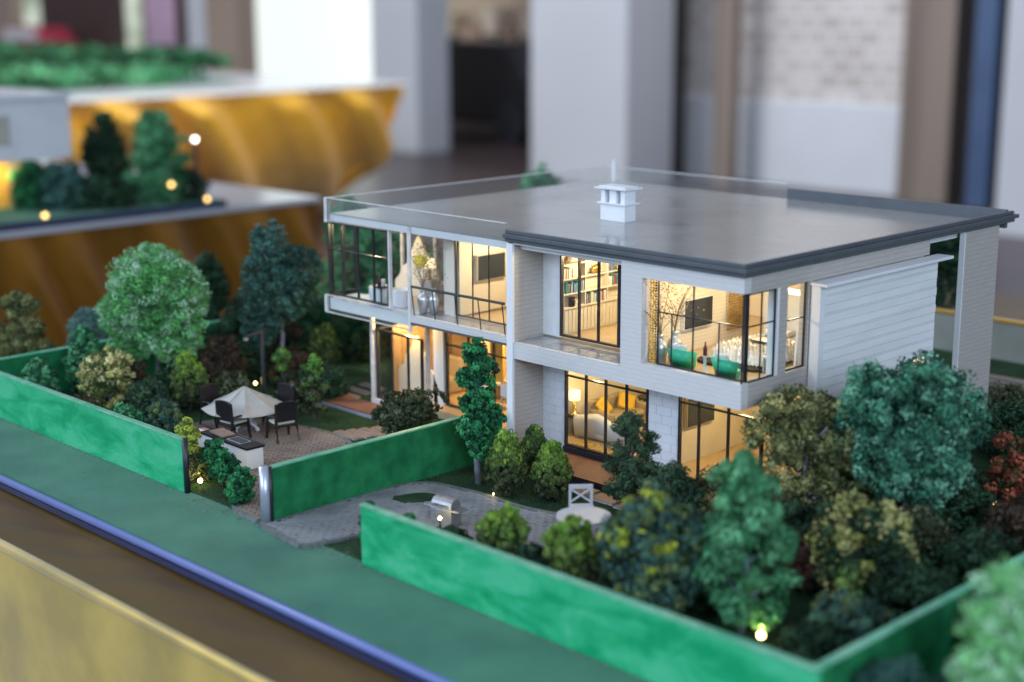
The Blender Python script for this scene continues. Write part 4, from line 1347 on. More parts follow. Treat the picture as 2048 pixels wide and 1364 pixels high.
PAL = {
    'light': P(C(92, 158, 96, 1.35), C(72, 138, 70, 1.35), C(130, 165, 135, 1.3), C(62, 122, 62, 1.3)),
    'tealdark': P(C(54, 98, 90), C(40, 76, 70), C(74, 118, 110), C(46, 88, 72)),
    'olive': P(C(116, 124, 70), C(90, 98, 54), C(68, 74, 44), C(138, 138, 86)),
    'dome': P(C(92, 138, 132), C(70, 112, 108), C(112, 150, 144)),
    'green': P(C(58, 128, 86, 1.2), C(44, 108, 66, 1.2), C(84, 150, 104, 1.2), C(34, 84, 52)),
    'cream': P(C(200, 192, 130, 1.2), C(168, 166, 92, 1.1), C(86, 104, 50), C(64, 84, 44)),
    'limegreen': P(C(122, 152, 70, 1.2), C(96, 128, 62, 1.1), C(72, 104, 58)),
    'dark': P(C(42, 74, 48), C(32, 58, 42), C(52, 88, 60)),
    'brown': P(C(72, 58, 46), C(58, 50, 40), C(84, 70, 52)),
    'fresh': P(C(96, 150, 62, 1.2), C(70, 122, 52, 1.1), C(118, 162, 84, 1.2)),
    'yellowlime': P(C(172, 180, 60, 1.2), C(140, 156, 52, 1.2), C(96, 120, 40)),
    'oliveshrub': P(C(76, 88, 56), C(60, 74, 48), C(100, 106, 74), C(50, 60, 40)),
    'vivid': P(C(34, 118, 70, 1.25), C(26, 94, 58, 1.2), C(48, 140, 82, 1.25), C(22, 74, 48)),
    'conifer': P(C(66, 78, 46), C(54, 64, 42), C(80, 88, 56)),
    'limetip': P(C(134, 168, 66, 1.3), C(110, 148, 60, 1.2)),
    'pine': P(C(54, 84, 58), C(44, 70, 52), C(70, 98, 68)),
    'bluegreen': P(C(58, 96, 88), C(46, 80, 70), C(76, 112, 90), C(100, 120, 70)),
    'blurgreen': P(C(62, 128, 84, 1.2), C(48, 108, 66, 1.15), C(84, 146, 100, 1.2)),
    'teal': P(C(60, 124, 96, 1.2), C(46, 104, 80, 1.1), C(92, 146, 120, 1.2), C(36, 80, 62)),
    'red': P(C(190, 104, 70, 1.1), C(146, 74, 52), C(100, 80, 50), C(66, 78, 48)),
    'palegreen': P(C(112, 172, 110, 1.35), C(90, 152, 88, 1.3), C(146, 186, 150, 1.3)),
    'paleyellow': P(C(196, 192, 128, 1.1), C(160, 162, 94, 1.05), C(120, 130, 60)),
    'maroon': P(C(84, 52, 44), C(66, 44, 40), C(58, 60, 42)),
}


def crown_points(blobs, ncl, per, rc, seed, shell=.55):
    """lumps of foliage: centres through the outer part of the blobs, points on each lump's surface"""
    rng = np.random.default_rng(seed)
    B = np.array(blobs)
    vol = B[:, 3] * B[:, 4] * B[:, 5]
    pick = rng.choice(len(B), ncl, p=vol ** .7 / (vol ** .7).sum())
    d = rng.normal(size=(ncl, 3)); d /= np.linalg.norm(d, axis=1, keepdims=True)
    r = rng.uniform(shell, 1.0, (ncl, 1)) ** .6
    cc = B[pick, :3] + d * r * B[pick, 3:6]
    o = rng.normal(size=(ncl, per, 3)); o /= np.linalg.norm(o, axis=2, keepdims=True)
    rr = rc * rng.uniform(.7, 1.35, (ncl, 1, 1)) * rng.uniform(.72, 1.12, (ncl, per, 1))
    sq = np.array([1.0, 1.0, .8])
    pts = cc[:, None, :] + o * rr * sq
    return cc, d, pts, o


def plant(name, label, x, y, h, w, cb, form, pal, n=5000, leaf=(.008, .006), tips=None, group=None, trunk='trunk', seed=1, cat='tree', nb=9, rc=.010, flat=1.0, spike=0.0, lean=(0, 0), shell=.5, tr=None, bl=1.0, z0=0.0, dots=None):
    rng = np.random.default_rng(seed)
    root = thing(name, (x, y, z0), label, cat, group)
    ch_ = h - cb
    R_ = w / 2
    cx, cy = lean
    blobs = []
    if form == 'crown':
        for i in range(nb):
            a = rng.uniform(0, 2 * PI)
            t = rng.uniform(.12, .88)
            rr = R_ * (1 - (2 * t - 1) ** 2 * .75) ** .5
            k = rng.uniform(.22, .52) * bl
            q = rr * (1 - .8 * k) * rng.uniform(.45, 1.05)
            blobs.append((cx + math.cos(a) * q, cy + math.sin(a) * q, cb + t * ch_, R_ * k * 1.15, R_ * k * 1.15, ch_ * k * .62))
        blobs.append((cx, cy, cb + .5 * ch_, R_ * (.62 if shell < .7 else .5), R_ * (.62 if shell < .7 else .5), ch_ * (.42 if shell < .7 else .34)))
    elif form == 'egg':
        blobs.append((cx, cy, cb + .42 * ch_, R_, R_, ch_ * .44))
        blobs.append((cx, cy, cb + .68 * ch_, R_ * .66, R_ * .66, ch_ * .33))
    elif form == 'dome':
        blobs.append((cx, cy, cb + .35 * ch_, R_, R_, ch_ * .65))
    elif form == 'sparse':
        for i in range(nb):
            a = i * 2.4 + rng.uniform(-.4, .4)
            t = (i + .5) / nb
            q = R_ * (1 - .72 * t) * rng.uniform(.55, .95)
            k = rng.uniform(.22, .34) * R_ * bl
            blobs.append((cx + math.cos(a) * q, cy + math.sin(a) * q, cb + t * ch_ * .92, k * 1.3, k * 1.3, k * .8 * flat))
        blobs.append((cx, cy, cb + ch_ * .93, R_ * .22, R_ * .22, R_ * .26))
    elif form == 'column':
        for i in range(nb):
            t = (i + .5) / nb
            a = i * 2.4
            k = R_ * (.62 - .25 * t) * rng.uniform(.8, 1.15) * bl
            blobs.append((cx + math.cos(a) * R_ * .42 * (1 - .5 * t), cy + math.sin(a) * R_ * .42 * (1 - .5 * t), cb + t * ch_ * .95, k, k, ch_ / nb * .9))
    elif form == 'tufts':
        for i in range(nb):
            a = i * 2.4
            q = R_ * math.sqrt((i + .5) / nb) * .85
            blobs.append((cx + math.cos(a) * q, cy + math.sin(a) * q, cb + ch_ * (.45 + .45 * (1 - (q / R_) ** 2) * rng.uniform(.7, 1.1)), R_ * .22 * bl, R_ * .22 * bl, ch_ * .26))
        blobs.append((cx, cy, cb + .3 * ch_, R_ * .8, R_ * .8, ch_ * .3))
    per = 20 if spike else 40
    n = int(n * 2.1)
    ncl = max(14, n // per)
    cc, nrm, pts, onrm = crown_points(blobs, ncl, per, rc * (.85 if spike else 1.3), seed + 5, shell)
    pc = PAL[pal]
    pc = pc * .86 + pc.mean(1, keepdims=True) * .14
    pc = pc * (1.42 if pal in ('light', 'teal', 'blurgreen', 'olive', 'palegreen', 'tealdark', 'dome', 'green', 'limegreen', 'fresh') else 1.24)
    base_c = pc[rng.integers(0, len(pc), ncl)] * rng.uniform(.68, 1.28, (ncl, 1))
    if dots:
        dp, df = dots
        hit = rng.random(ncl) < df * np.clip((cc[:, 2] - cb) / max(ch_, 1e-6) * 1.6, 0, 1)
        base_c[hit] = PAL[dp][rng.integers(0, 2, hit.sum())]
    if tips:
        tc_ = PAL[tips]
        hf = (cc[:, 2] - cb) / max(ch_, 1e-6)
        k = np.clip((hf - .34) * 1.5 + rng.normal(0, .22, ncl), 0, 1)[:, None]
        base_c = base_c * (1 - k) + k * tc_[rng.integers(0, len(tc_), ncl)] * rng.uniform(.75, 1.15, (ncl, 1))
    colr = np.repeat(base_c, per, 0) * rng.uniform(.82, 1.18, (ncl * per, 1))
    dirs = np.repeat(nrm * .6 + np.array([0, 0, spike]), per, 0) if spike else None
    P3 = pts.reshape(-1, 3)
    P3[:, 2] = np.maximum(P3[:, 2], .004)
    leaf_object('crown', P3, leaf[0] * .85, leaf[1] * .95, colr, root, dirs=dirs, spread=.45 if spike else 1.0, seed=seed, normals=onrm.reshape(-1, 3) + (0 if not spike else np.repeat(nrm, per, 0) * .5))
    # trunk and limbs
    tr = tr or max(.0028, min(.010, h * .022))
    b = MB()
    top = cb + ch_ * (.75 if form in ('sparse', 'column', 'egg') else .5)
    wob = [(cx * t + rng.normal(0, .004) * (0 < t < 1), cy * t + rng.normal(0, .004) * (0 < t < 1), top * t) for t in (0, .2, .45, .7, 1)]
    b.tube(wob, [tr * 1.25, tr, tr * .85, tr * .65, tr * .35], 8)
    for bb in blobs[:12]:
        z = max(cb * .8, min(top, bb[2] - .35 * abs(bb[0] - cx) - .02))
        t = min(1, z / max(top, 1e-6))
        b.tube([(cx * t, cy * t, z), ((cx * t + bb[0]) / 2, (cy * t + bb[1]) / 2, (z + bb[2]) / 2 + .006), tuple(bb[:3])], [tr * .5, tr * .38, tr * .2], 6)
    b.build('trunk', trunk, root, local=True, smooth=True)
    return root


G1, G2, G3 = 'plants of the left garden', 'plants of the right garden', 'trees outside the garden walls'
# left garden
plant('sparse_tree', 'olive sparse tree at the far left behind the boundary wall', -3.78, 1.86, .235, .180, .03, 'sparse', 'olive', 5600, (.010, .005), group=G3, seed=11, nb=13, rc=.009, trunk='trunk_brown')
plant('fluffy_bush', 'teal fuzzy dome bush left of the big light green tree', -3.80, 2.07, .165, .130, .02, 'dome', 'dome', 7000, (.014, .0016), group=G3, seed=12, rc=.008, cat='bush')
plant('leafy_shrub', 'bright green leafy shrub nearest the left front wall', -3.46, 1.735, .130, .105, .02, 'egg', 'green', 2000, (.012, .008), group=G1, seed=13, rc=.007, cat='shrub', spike=.3)
plant('leafy_shrub', 'tall green leafy shrub left of the big light green tree', -3.43, 1.85, .200, .105, .02, 'egg', 'green', 3600, (.011, .007), group=G1, seed=14, rc=.007, cat='shrub', spike=.3)
plant('broad_tree', 'big light green fluffy tree in the left garden', -3.415, 2.055, .352, .305, .070, 'crown', 'light', 27000, (.010, .0045), group=G1, seed=15, nb=30, rc=.012, tr=.0065, bl=.78, shell=.78)
plant('flowering_shrub', 'cream flowering shrub in front of the big light green tree', -3.30, 1.84, .150, .140, .015, 'tufts', 'cream', 5200, (.008, .006), group=G1, seed=16, nb=16, rc=.008, cat='shrub')
plant('lime_shrub', 'tall lime tipped shrub right of the big light green tree', -3.16, 1.985, .160, .095, .012, 'egg', 'conifer', 3800, (.011, .005), 'limetip', G1, seed=17, rc=.007, cat='shrub', spike=.6)
plant('dark_tree', 'dark green tree behind the big light green tree', -3.72, 2.42, .275, .135, .05, 'crown', 'dark', 5000, (.011, .006), group=G3, seed=18, nb=10, rc=.012)
plant('dark_tree', 'small dark tree left of the dark teal tree', -3.50, 2.36, .17, .13, .02, 'crown', 'dark', 4000, (.010, .006), group=G1, seed=19, nb=9, rc=.012)
plant('brown_shrub', 'brownish shrub under the dark teal tree', -3.29, 2.17, .145, .115, .01, 'egg', 'brown', 3600, (.010, .005), group=G1, seed=20, rc=.009, cat='shrub')
plant('brown_shrub', 'brownish shrub between lamp post and big light green tree', -3.24, 2.08, .10, .085, .01, 'dome', 'brown', 2200, (.010, .005), group=G1, seed=21, rc=.009, cat='shrub')
plant('teal_tree', 'dark teal tree rising behind the lamp post', -3.30, 2.37, .395, .225, .115, 'crown', 'tealdark', 17000, (.008, .005), group=G1, seed=22, nb=24, rc=.010, bl=.78, shell=.78, tr=.006, trunk='trunk_pale')
plant('lime_shrub', 'lime tipped shrub just behind the lamp post', -3.13, 2.25, .125, .075, .012, 'sparse', 'conifer', 2000, (.011, .005), 'fresh', G1, seed=23, nb=9, rc=.006, cat='shrub', spike=.6, trunk='trunk')
plant('layered_shrub', 'layered fresh green shrub between lamp post and left deck', -2.885, 2.165, .165, .080, .025, 'sparse', 'oliveshrub', 2400, (.010, .005), 'fresh', G1, seed=24, nb=9, rc=.006, cat='shrub', spike=.5)
plant('dome_cypress', 'dome shaped cypress left of the glass house corner', -3.25, 2.48, .140, .098, .006, 'egg', 'conifer', 4200, (.011, .0045), 'limegreen', G1, seed=25, rc=.006, cat='shrub', spike=.6)
plant('dark_tree', 'dark tree seen through the upper glass bay', -3.38, 2.86, .36, .26, .03, 'crown', 'green', 7000, (.011, .006), group=G3, seed=26, nb=12, rc=.014)
plant('dark_tree', 'dark bushy tree behind the lower glass room', -3.18, 2.80, .20, .17, .01, 'crown', 'dark', 4500, (.011, .006), group=G1, seed=27, nb=10, rc=.013)
plant('dark_bush', 'dark low bush left of the dome cypress', -3.40, 2.55, .10, .14, .004, 'dome', 'dark', 3000, (.010, .006), group=G1, seed=28, rc=.010, cat='bush')
plant('palm_shrub', 'teal drooping shrub behind the yellow lime bush', -3.02, 1.825, .080, .095, .008, 'tufts', 'bluegreen', 2000, (.017, .004), group=G1, seed=29, nb=10, rc=.006, cat='shrub', spike=.5)
plant('lime_bush', 'yellow lime bush at the end of the left front wall', -2.70, 1.685, .130, .058, .055, 'column', 'yellowlime', 2200, (.008, .006), group=G1, seed=30, nb=6, rc=.006, cat='bush')
plant('dark_bush', 'dark foliage under the yellow lime bush', -2.675, 1.690, .065, .060, .003, 'dome', 'oliveshrub', 1700, (.008, .005), group=G1, seed=31, rc=.007, cat='bush')
plant('fluffy_bush', 'vivid green bush in front of the white counter', -2.595, 1.70, .088, .080, .004, 'crown', 'vivid', 4200, (.008, .005), group=G1, seed=32, nb=8, rc=.006, cat='bush')
plant('fluffy_bush', 'vivid green bush beside the silver wall post', -2.465, 1.655, .076, .060, .003, 'crown', 'vivid', 3600, (.008, .005), group=G1, seed=33, nb=8, rc=.005, cat='bush')
for i, (x, y, s_, lab) in enumerate([(-3.36, 1.70, .07, 'low maroon bush along the left wall, far end'), (-3.22, 1.72, .075, 'low maroon bush along the left wall, under the cream shrub'), (-3.10, 1.70, .06, 'low maroon bush along the left wall, near the teal shrub'),
                                     (-2.93, 1.70, .055, 'low maroon bush along the left wall, near end')]):
    plant('low_bush', lab, x, y, s_, .11, .002, 'dome', ('maroon', 'brown', 'dark', 'oliveshrub')[i], 2400, (.008, .005), group='low bushes along the left wall', seed=40 + i, rc=.009, cat='bush')
plant('spreading_shrub', 'dense olive shrub spreading behind the dividing wall', -2.535, 2.19, .125, .185, .004, 'crown', 'oliveshrub', 9500, (.010, .0042), group=G1, seed=45, nb=15, rc=.007, cat='shrub', spike=.5, shell=.6)
# right garden
plant('tall_tree', 'tall vivid green tree in front of the house fin', -2.222, 2.095, .322, .118, .078, 'column', 'vivid', 9500, (.0085, .006), group=G2, seed=50, nb=11, rc=.0065, tr=.0062, trunk='trunk_pale', bl=1.0)
plant('conifer_shrub', 'left front conifer shrub with lime top beside the tall vivid tree', -2.116, 2.073, .146, .086, .008, 'egg', 'conifer', 5200, (.010, .0045), 'limetip', G2, seed=51, rc=.0055, cat='shrub', spike=.8, trunk='trunk')
plant('conifer_shrub', 'narrow conifer shrub behind the other two', -2.165, 2.205, .120, .062, .006, 'egg', 'conifer', 3800, (.010, .0045), 'limegreen', G2, seed=52, rc=.005, cat='shrub', spike=.8)
plant('conifer_shrub', 'right front conifer shrub with lime top before the deck', -2.032, 2.121, .128, .080, .006, 'egg', 'conifer', 5200, (.010, .0045), 'limetip', G2, seed=53, rc=.0055, cat='shrub', spike=.8)
plant('branchy_pine', 'dark branchy pine before the lower windows', -1.861, 2.173, .210, .165, .030, 'sparse', 'pine', 5200, (.009, .0032), group=G2, seed=54, nb=11, rc=.007, tr=.0035, trunk='trunk', bl=.9)
plant('dark_bush', 'dark round bush right of the branchy pine', -1.742, 2.15, .140, .120, .006, 'crown', 'pine', 4600, (.010, .005), group=G2, seed=55, nb=9, rc=.010, cat='bush')
plant('lime_shrub', 'lime leaved shrub behind the front wall, beside the barbecue', -1.812, 1.768, .120, .100, .010, 'tufts', 'oliveshrub', 3000, (.014, .006), 'limetip', G2, seed=56, nb=10, rc=.006, cat='shrub', spike=.7)
plant('lime_shrub', 'lime leaved shrub behind the front wall, before the white table', -1.662, 1.785, .130, .110, .010, 'tufts', 'oliveshrub', 3200, (.014, .006), 'limetip', G2, seed=57, nb=11, rc=.007, cat='shrub', spike=.7)
plant('dark_bush', 'small dark bush between the two lime leaved shrubs', -1.735, 1.76, .075, .070, .003, 'dome', 'dark', 1800, (.010, .006), group=G2, seed=58, rc=.008, cat='bush')
plant('flowering_bush', 'blue green bush with yellow flower tips behind the front wall', -1.49, 1.805, .210, .175, .012, 'tufts', 'bluegreen', 6500, (.016, .006), None, G2, seed=59, nb=13, rc=.011, cat='bush', spike=.4, dots=('yellowlime', .16))
plant('column_tree', 'blurred mid green tree close behind the front wall', -1.355, 1.862, .300, .165, .045, 'sparse', 'blurgreen', 7600, (.012, .007), group=G2, seed=60, nb=19, rc=.011, flat=1.2, bl=.95, tr=.006, trunk='trunk_pale')
plant('olive_tree', 'olive tree with pale trunk in front of the house corner', -1.545, 2.315, .262, .250, .065, 'crown', 'olive', 12000, (.009, .006), group=G2, seed=61, nb=26, rc=.010, bl=.72, shell=.8, tr=.006, trunk='trunk_pale')
plant('teal_tree', 'big teal green tree in front of the white siding', -1.385, 2.405, .360, .280, .085, 'crown', 'teal', 21000, (.009, .006), group=G2, seed=62, nb=30, rc=.011, tr=.0055, trunk='trunk_pale', bl=.74, shell=.8)
plant('flowering_bush', 'dark bush covered with cream flowers in the right corner', -1.308, 2.137, .178, .190, .010, 'dome', 'dark', 6200, (.010, .006), None, G2, seed=63, rc=.013, cat='bush', dots=('paleyellow', .5))
plant('lime_bush', 'small lime bush before the cream flowered bush', -1.285, 2.06, .085, .065, .004, 'tufts', 'limegreen', 1500, (.012, .007), group=G2, seed=64, nb=7, rc=.007, cat='bush')
plant('red_bush', 'red leaved bush at the right edge', -1.285, 2.665, .175, .150, .010, 'crown', 'red', 4600, (.010, .006), group=G2, seed=65, nb=10, rc=.010, cat='bush')
plant('dark_bush', 'dark low bush between the red bush and the teal tree', -1.33, 2.50, .11, .13, .004, 'dome', 'dark', 2600, (.010, .006), group=G2, seed=66, rc=.010, cat='bush')
plant('dark_bush', 'dark low bush in the right wall corner', -1.20, 1.93, .085, .14, .004, 'tufts', 'bluegreen', 2400, (.018, .006), group=G2, seed=67, nb=9, rc=.008, cat='bush', spike=.4)
plant('maroon_bush', 'reddish brown bush below the cream flowered bush', -1.40, 2.06, .11, .09, .006, 'egg', 'maroon', 2200, (.011, .006), group=G2, seed=68, rc=.009, cat='bush')
plant('vine_bush', 'narrow dark green plant at the end of the right front wall', -2.050, 1.652, .108, .036, .004, 'column', 'vivid', 1500, (.009, .006), group=G2, seed=69, nb=7, rc=.005, cat='shrub')
plant('vine_bush', 'small green plant just inside the right front wall', -1.99, 1.70, .085, .05, .003, 'column', 'vivid', 1500, (.009, .006), group=G2, seed=70, nb=6, rc=.006, cat='shrub')
plant('dark_bush', 'low dark bush behind the right front wall beside the barbecue', -1.93, 1.74, .065, .09, .002, 'dome', 'dark', 2000, (.009, .006), group=G2, seed=71, rc=.008, cat='bush')
plant('dark_bush', 'low dark bush at the foot of the olive tree', -1.60, 2.06, .10, .12, .003, 'dome', 'pine', 2600, (.010, .006), group=G2, seed=72, rc=.010, cat='bush')
# outside the right wall, near the lens
plant('pale_tree', 'pale green blurred tree at the lower right corner', -.85, 1.80, .250, .165, .02, 'crown', 'palegreen', 11000, (.011, .004), group=G3, seed=80, nb=12, rc=.012, cat='tree')
plant('teal_bush', 'blurred teal bush outside the corner of the side wall', -.99, 1.72, .115, .105, .004, 'dome', 'tealdark', 3600, (.012, .004), group=G3, seed=81, rc=.011, cat='bush')
plant('green_bush', 'blurred green bush against the side wall', -.985, 2.02, .155, .110, .006, 'egg', 'tealdark', 3800, (.012, .005), group=G3, seed=82, rc=.011, cat='bush')
for i, (x, y, hh, w, pl, lab) in enumerate([
        (-3.36, 2.28, .11, .15, 'dark', 'dark low bush under the dark teal tree, left side'), (-3.46, 2.20, .12, .15, 'dark', 'dark low bush behind the big light green tree trunk'),
        (-3.20, 2.34, .09, .14, 'brown', 'dark low bush under the dark teal tree, right side'), (-3.32, 2.66, .15, .2, 'dark', 'dark bush behind the dome cypress'),
        (-3.52, 2.62, .16, .22, 'dark', 'dark bush at the rear left of the garden'), (-3.45, 2.48, .13, .16, 'brown', 'brown bush at the rear left of the garden'),
        (-3.05, 2.72, .13, .2, 'dark', 'dark bush behind the left glass corner'), (-3.13, 2.09, .085, .11, 'oliveshrub', 'olive bush left of the lamp post foot'),
        (-3.03, 2.30, .09, .12, 'dark', 'dark bush between lamp post and stepping slabs'), (-3.20, 1.89, .085, .11, 'pine', 'dark green bush between cream shrub and lime tipped shrub'),
        (-3.27, 1.98, .09, .10, 'dark', 'dark bush under the big tree beside the lime tipped shrub'), (-2.97, 2.18, .075, .09, 'oliveshrub', 'olive bush right of the lamp post'), (-3.10, 1.76, .07, .09, 'green', 'green bush behind the left wall near the teal shrub'), (-3.40, 1.94, .10, .13, 'maroon', 'dark bush under the big light green tree')]):
    plant('low_bush', lab, x, y, hh, w, .003, 'dome', pl, 2600, (.010, .006), group='dark filler bushes of the left garden', seed=120 + i, rc=.011, cat='bush')
for i, (x, y, hh, w, pl, lab) in enumerate([
        (-1.18, 2.10, .10, .16, 'dark', 'dark bush along the side wall, nearest the corner'), (-1.17, 2.30, .11, .17, 'dark', 'dark bush along the side wall, second from the corner'),
        (-1.18, 2.48, .12, .17, 'brown', 'brownish bush along the side wall'), (-1.46, 2.22, .10, .15, 'dark', 'dark bush under the big teal green tree'),
        (-1.44, 1.93, .09, .14, 'dark', 'dark bush beside the blurred mid green tree'), (-1.58, 1.88, .09, .12, 'pine', 'dark bush beside the blue green bush'),
        (-1.20, 1.84, .06, .10, 'dark', 'dark bush behind the bright garden light'), (-1.30, 2.30, .12, .14, 'oliveshrub', 'olive bush under the big teal green tree'),
        (-1.15, 1.72, .05, .10, 'dark', 'small dark bush in the wall corner'),
        (-1.52, 2.16, .13, .15, 'pine', 'dark green bush between olive tree and blue green bush'), (-1.68, 2.24, .12, .13, 'olive', 'olive bush left of the pale trunk by the house corner'),
        (-1.48, 2.42, .14, .16, 'oliveshrub', 'olive bush against the white siding'), (-1.40, 2.60, .12, .18, 'dark', 'dark bush beside the siding under the teal tree'),
        (-1.62, 1.98, .09, .12, 'dark', 'dark bush right of the white table')]):
    plant('low_bush', lab, x, y, hh, w, .003, 'dome', pl, 2600, (.010, .006), group='dark filler bushes of the right garden', seed=140 + i, rc=.011, cat='bush')
# behind the house
plant('dark_tree', 'green tree standing behind the left end of the glass bay', -3.66, 2.90, .39, .27, .04, 'crown', 'green', 9000, (.011, .006), group=G3, seed=86, nb=12, rc=.013)
plant('dark_tree', 'dark green tree top showing behind the left roof edge', -3.83, 3.94, .42, .19, .12, 'dome', 'green', 6200, (.012, .007), group=G3, seed=83, nb=10, rc=.013)
plant('dark_tree', 'dark green tree seen in the gap beside the wing wall', -2.30, 4.14, .38, .30, .03, 'crown', 'dark', 9000, (.012, .007), group=G3, seed=84, nb=12, rc=.014)
for i, (x, y, hh, w, pl, lab) in enumerate([(-1.50, 3.10, .12, .2, 'dark', 'dark bush beside the wing wall'), (-1.35, 2.90, .12, .2, 'dark', 'dark bush right of the siding')]):
    plant('low_bush', lab, x, y, hh, w, .003, 'dome', pl, 3200, (.011, .007), group='dark bushes behind the house', seed=160 + i, rc=.013, cat='bush')
plant('dark_bush', 'low green bush behind the wing wall', -1.72, 3.42, .055, .22, .002, 'dome', 'oliveshrub', 3200, (.010, .006), group=G3, seed=85, rc=.012, cat='bush')

# ------------------------------------------------------------------ second display table at the left
t2 = thing('display_table', (-7.8, 4.0, -1.8), 'second gold draped display table at the left behind the garden', 'table')
X2, Y2 = -6.40, 4.86


def skirt_x(x, y0, y1, z0, z1, taper, amp, seed, w0=6.0, slant=.4):
    rng = random.Random(seed)
    fs_ = [(w0 * rng.uniform(.6, 1.9), rng.uniform(0, 6), rng.uniform(.5, 1)) for _ in range(4)]

    def fn(u, v):
        y = y0 + (y1 - y0) * u
        z = z0 + (z1 - z0) * v
        dd = min(1, v * 7 + .15)
        q = y + slant * (z - z0)
        f_ = sum(a * math.sin(w_ * q + p) for w_, p, a in fs_) / 2
        f_ = math.copysign(abs(f_) ** .75, f_)
        return (x + amp * f_ * dd - taper * v ** 2.0, y, z)
    return MB().grid(fn, 320, 50)


M['gold_dim'] = mat('dim_gold_satin', C(160, 108, 30, 1.0), 0.30, 0.5, var=.15, vscale=2.5, sheen=.2)  # gold cloth with the weaker side light put into a darker colour
skirt_x(X2, 1.0, Y2, -.03, -1.8, .05, .075, 3, 17.0, .45).build('table_skirt', 'gold_dim', t2, smooth=True)
MB().grid(lambda u, v: (-10.5 + (X2 + 10.5) * u, Y2 + .03 * math.sin(u * 40) * min(1, v * 4), -.03 - 1.77 * v), 80, 12).build('table_skirt', 'gold_dim', t2, smooth=True)
box('table_top', mat('grey_gloss_board', (.52, .53, .56), .15, var=.1, vscale=1), -10.5, X2 + .02, 1.0, Y2 + .02, -.03, -.004, t2, bevel=.004)
bs2 = box('lawn_plate', 'flock', -9.6, X2 - .03, 1.2, 4.30, -.003, .03)
structure(bs2)
box('plate_edge', 'navy', -9.6, X2 - .025, 4.301, 4.312, -.003, .028, bs2)
box('plate_edge', 'navy', X2 - .0295, X2 - .02, 1.2, 4.30, -.003, .028, bs2)
h2 = thing('white_house', (-7.2, 3.2, .03), 'blurred white model house at the left edge on the second table', 'model house')
box('wall', 'white', -7.9, -6.75, 2.5, 3.645, .275, .560, h2)
box('roof', 'white_gloss', -7.92, -6.73, 2.48, 3.66, .562, .585, h2)
box('ground_storey', 'cushion', -7.8, -6.95, 2.6, 3.50, .03, .274, h2)
box('window', 'cushion', -6.7495, -6.745, 3.18, 3.33, .35, .49, h2)
box('lit_door', mat('amber_door', (.85, .5, .1), .5), -6.949, -6.94, 3.30, 3.40, .03, .25, h2)
lamp_point('porch_glow', (-6.84, 3.36, .20), 1.2, .03, (1, .7, .3))
plant('tall_tree', 'blurred tall green tree on the second table', -6.60, 4.02, .50, .30, .03, 'crown', 'blurgreen', 7000, (.020, .015), group='trees on the second table', seed=90, nb=16, rc=.022, z0=.03, bl=.9)
plant('dark_tree', 'blurred dark tree left of the tall one on the second table', -6.85, 3.88, .44, .22, .02, 'egg', 'dark', 4000, (.022, .016), group='trees on the second table', seed=91, rc=.02, z0=.03)
plant('round_bush', 'blurred teal round bush on the second table', -6.68, 3.55, .24, .20, .01, 'dome', 'tealdark', 3000, (.02, .014), group='trees on the second table', seed=92, rc=.018, cat='bush', z0=.03)
plant('round_bush', 'blurred bright green bush near the lit door on the second table', -6.80, 3.44, .24, .16, .01, 'dome', 'vivid', 3000, (.02, .014), group='trees on the second table', seed=93, rc=.018, cat='bush', z0=.03)
plant('round_bush', 'blurred dark bush at the plate edge of the second table', -6.60, 3.72, .16, .30, .005, 'dome', 'dark', 3000, (.02, .014), group='trees on the second table', seed=94, rc=.018, cat='bush', z0=.03)
plant('round_bush', 'blurred dark bush under the tall tree on the second table', -6.56, 4.14, .15, .24, .005, 'dome', 'dark', 3000, (.02, .014), group='trees on the second table', seed=95, rc=.018, cat='bush', z0=.03)
for i, (x, y, z, lab) in enumerate([(-6.41, 3.336, .012, 'out of focus amber light at the left end of the second table'), (-6.36, 3.99, .105, 'out of focus amber light before the tall tree on the second table'),
                                    (-6.38, 4.205, .012, 'out of focus amber light right of the tall tree on the second table')]):
    t = thing('garden_light', (x - .06, y, .03), lab, 'garden light', 'amber lights on the second table')
    MB().tube([(0, 0, 0), (0, 0, max(.002, z - .012))], .003, 6).build('stake', 'black', t, local=True)
    MB().lathe([(.001, z - .012), (.010, z - .006), (.012, z), (.010, z + .006), (.001, z + .012)], (0, 0, 0), 12).build('bulb', 'led_soft', t, local=True, smooth=True)
t = thing('street_lamp', (-6.47, 4.17, .03), 'thin grey street lamp with a white light on the second table', 'street lamp')
MB().tube([(0, 0, 0), (0, 0, .30)], .010, 8).build('pole', 'black', t, local=True)
MB().lathe([(.001, .300), (.010, .304), (.012, .312), (.010, .320), (.001, .324)], (0, 0, 0), 12).build('lamp_head', 'led_white', t, local=True, smooth=True)

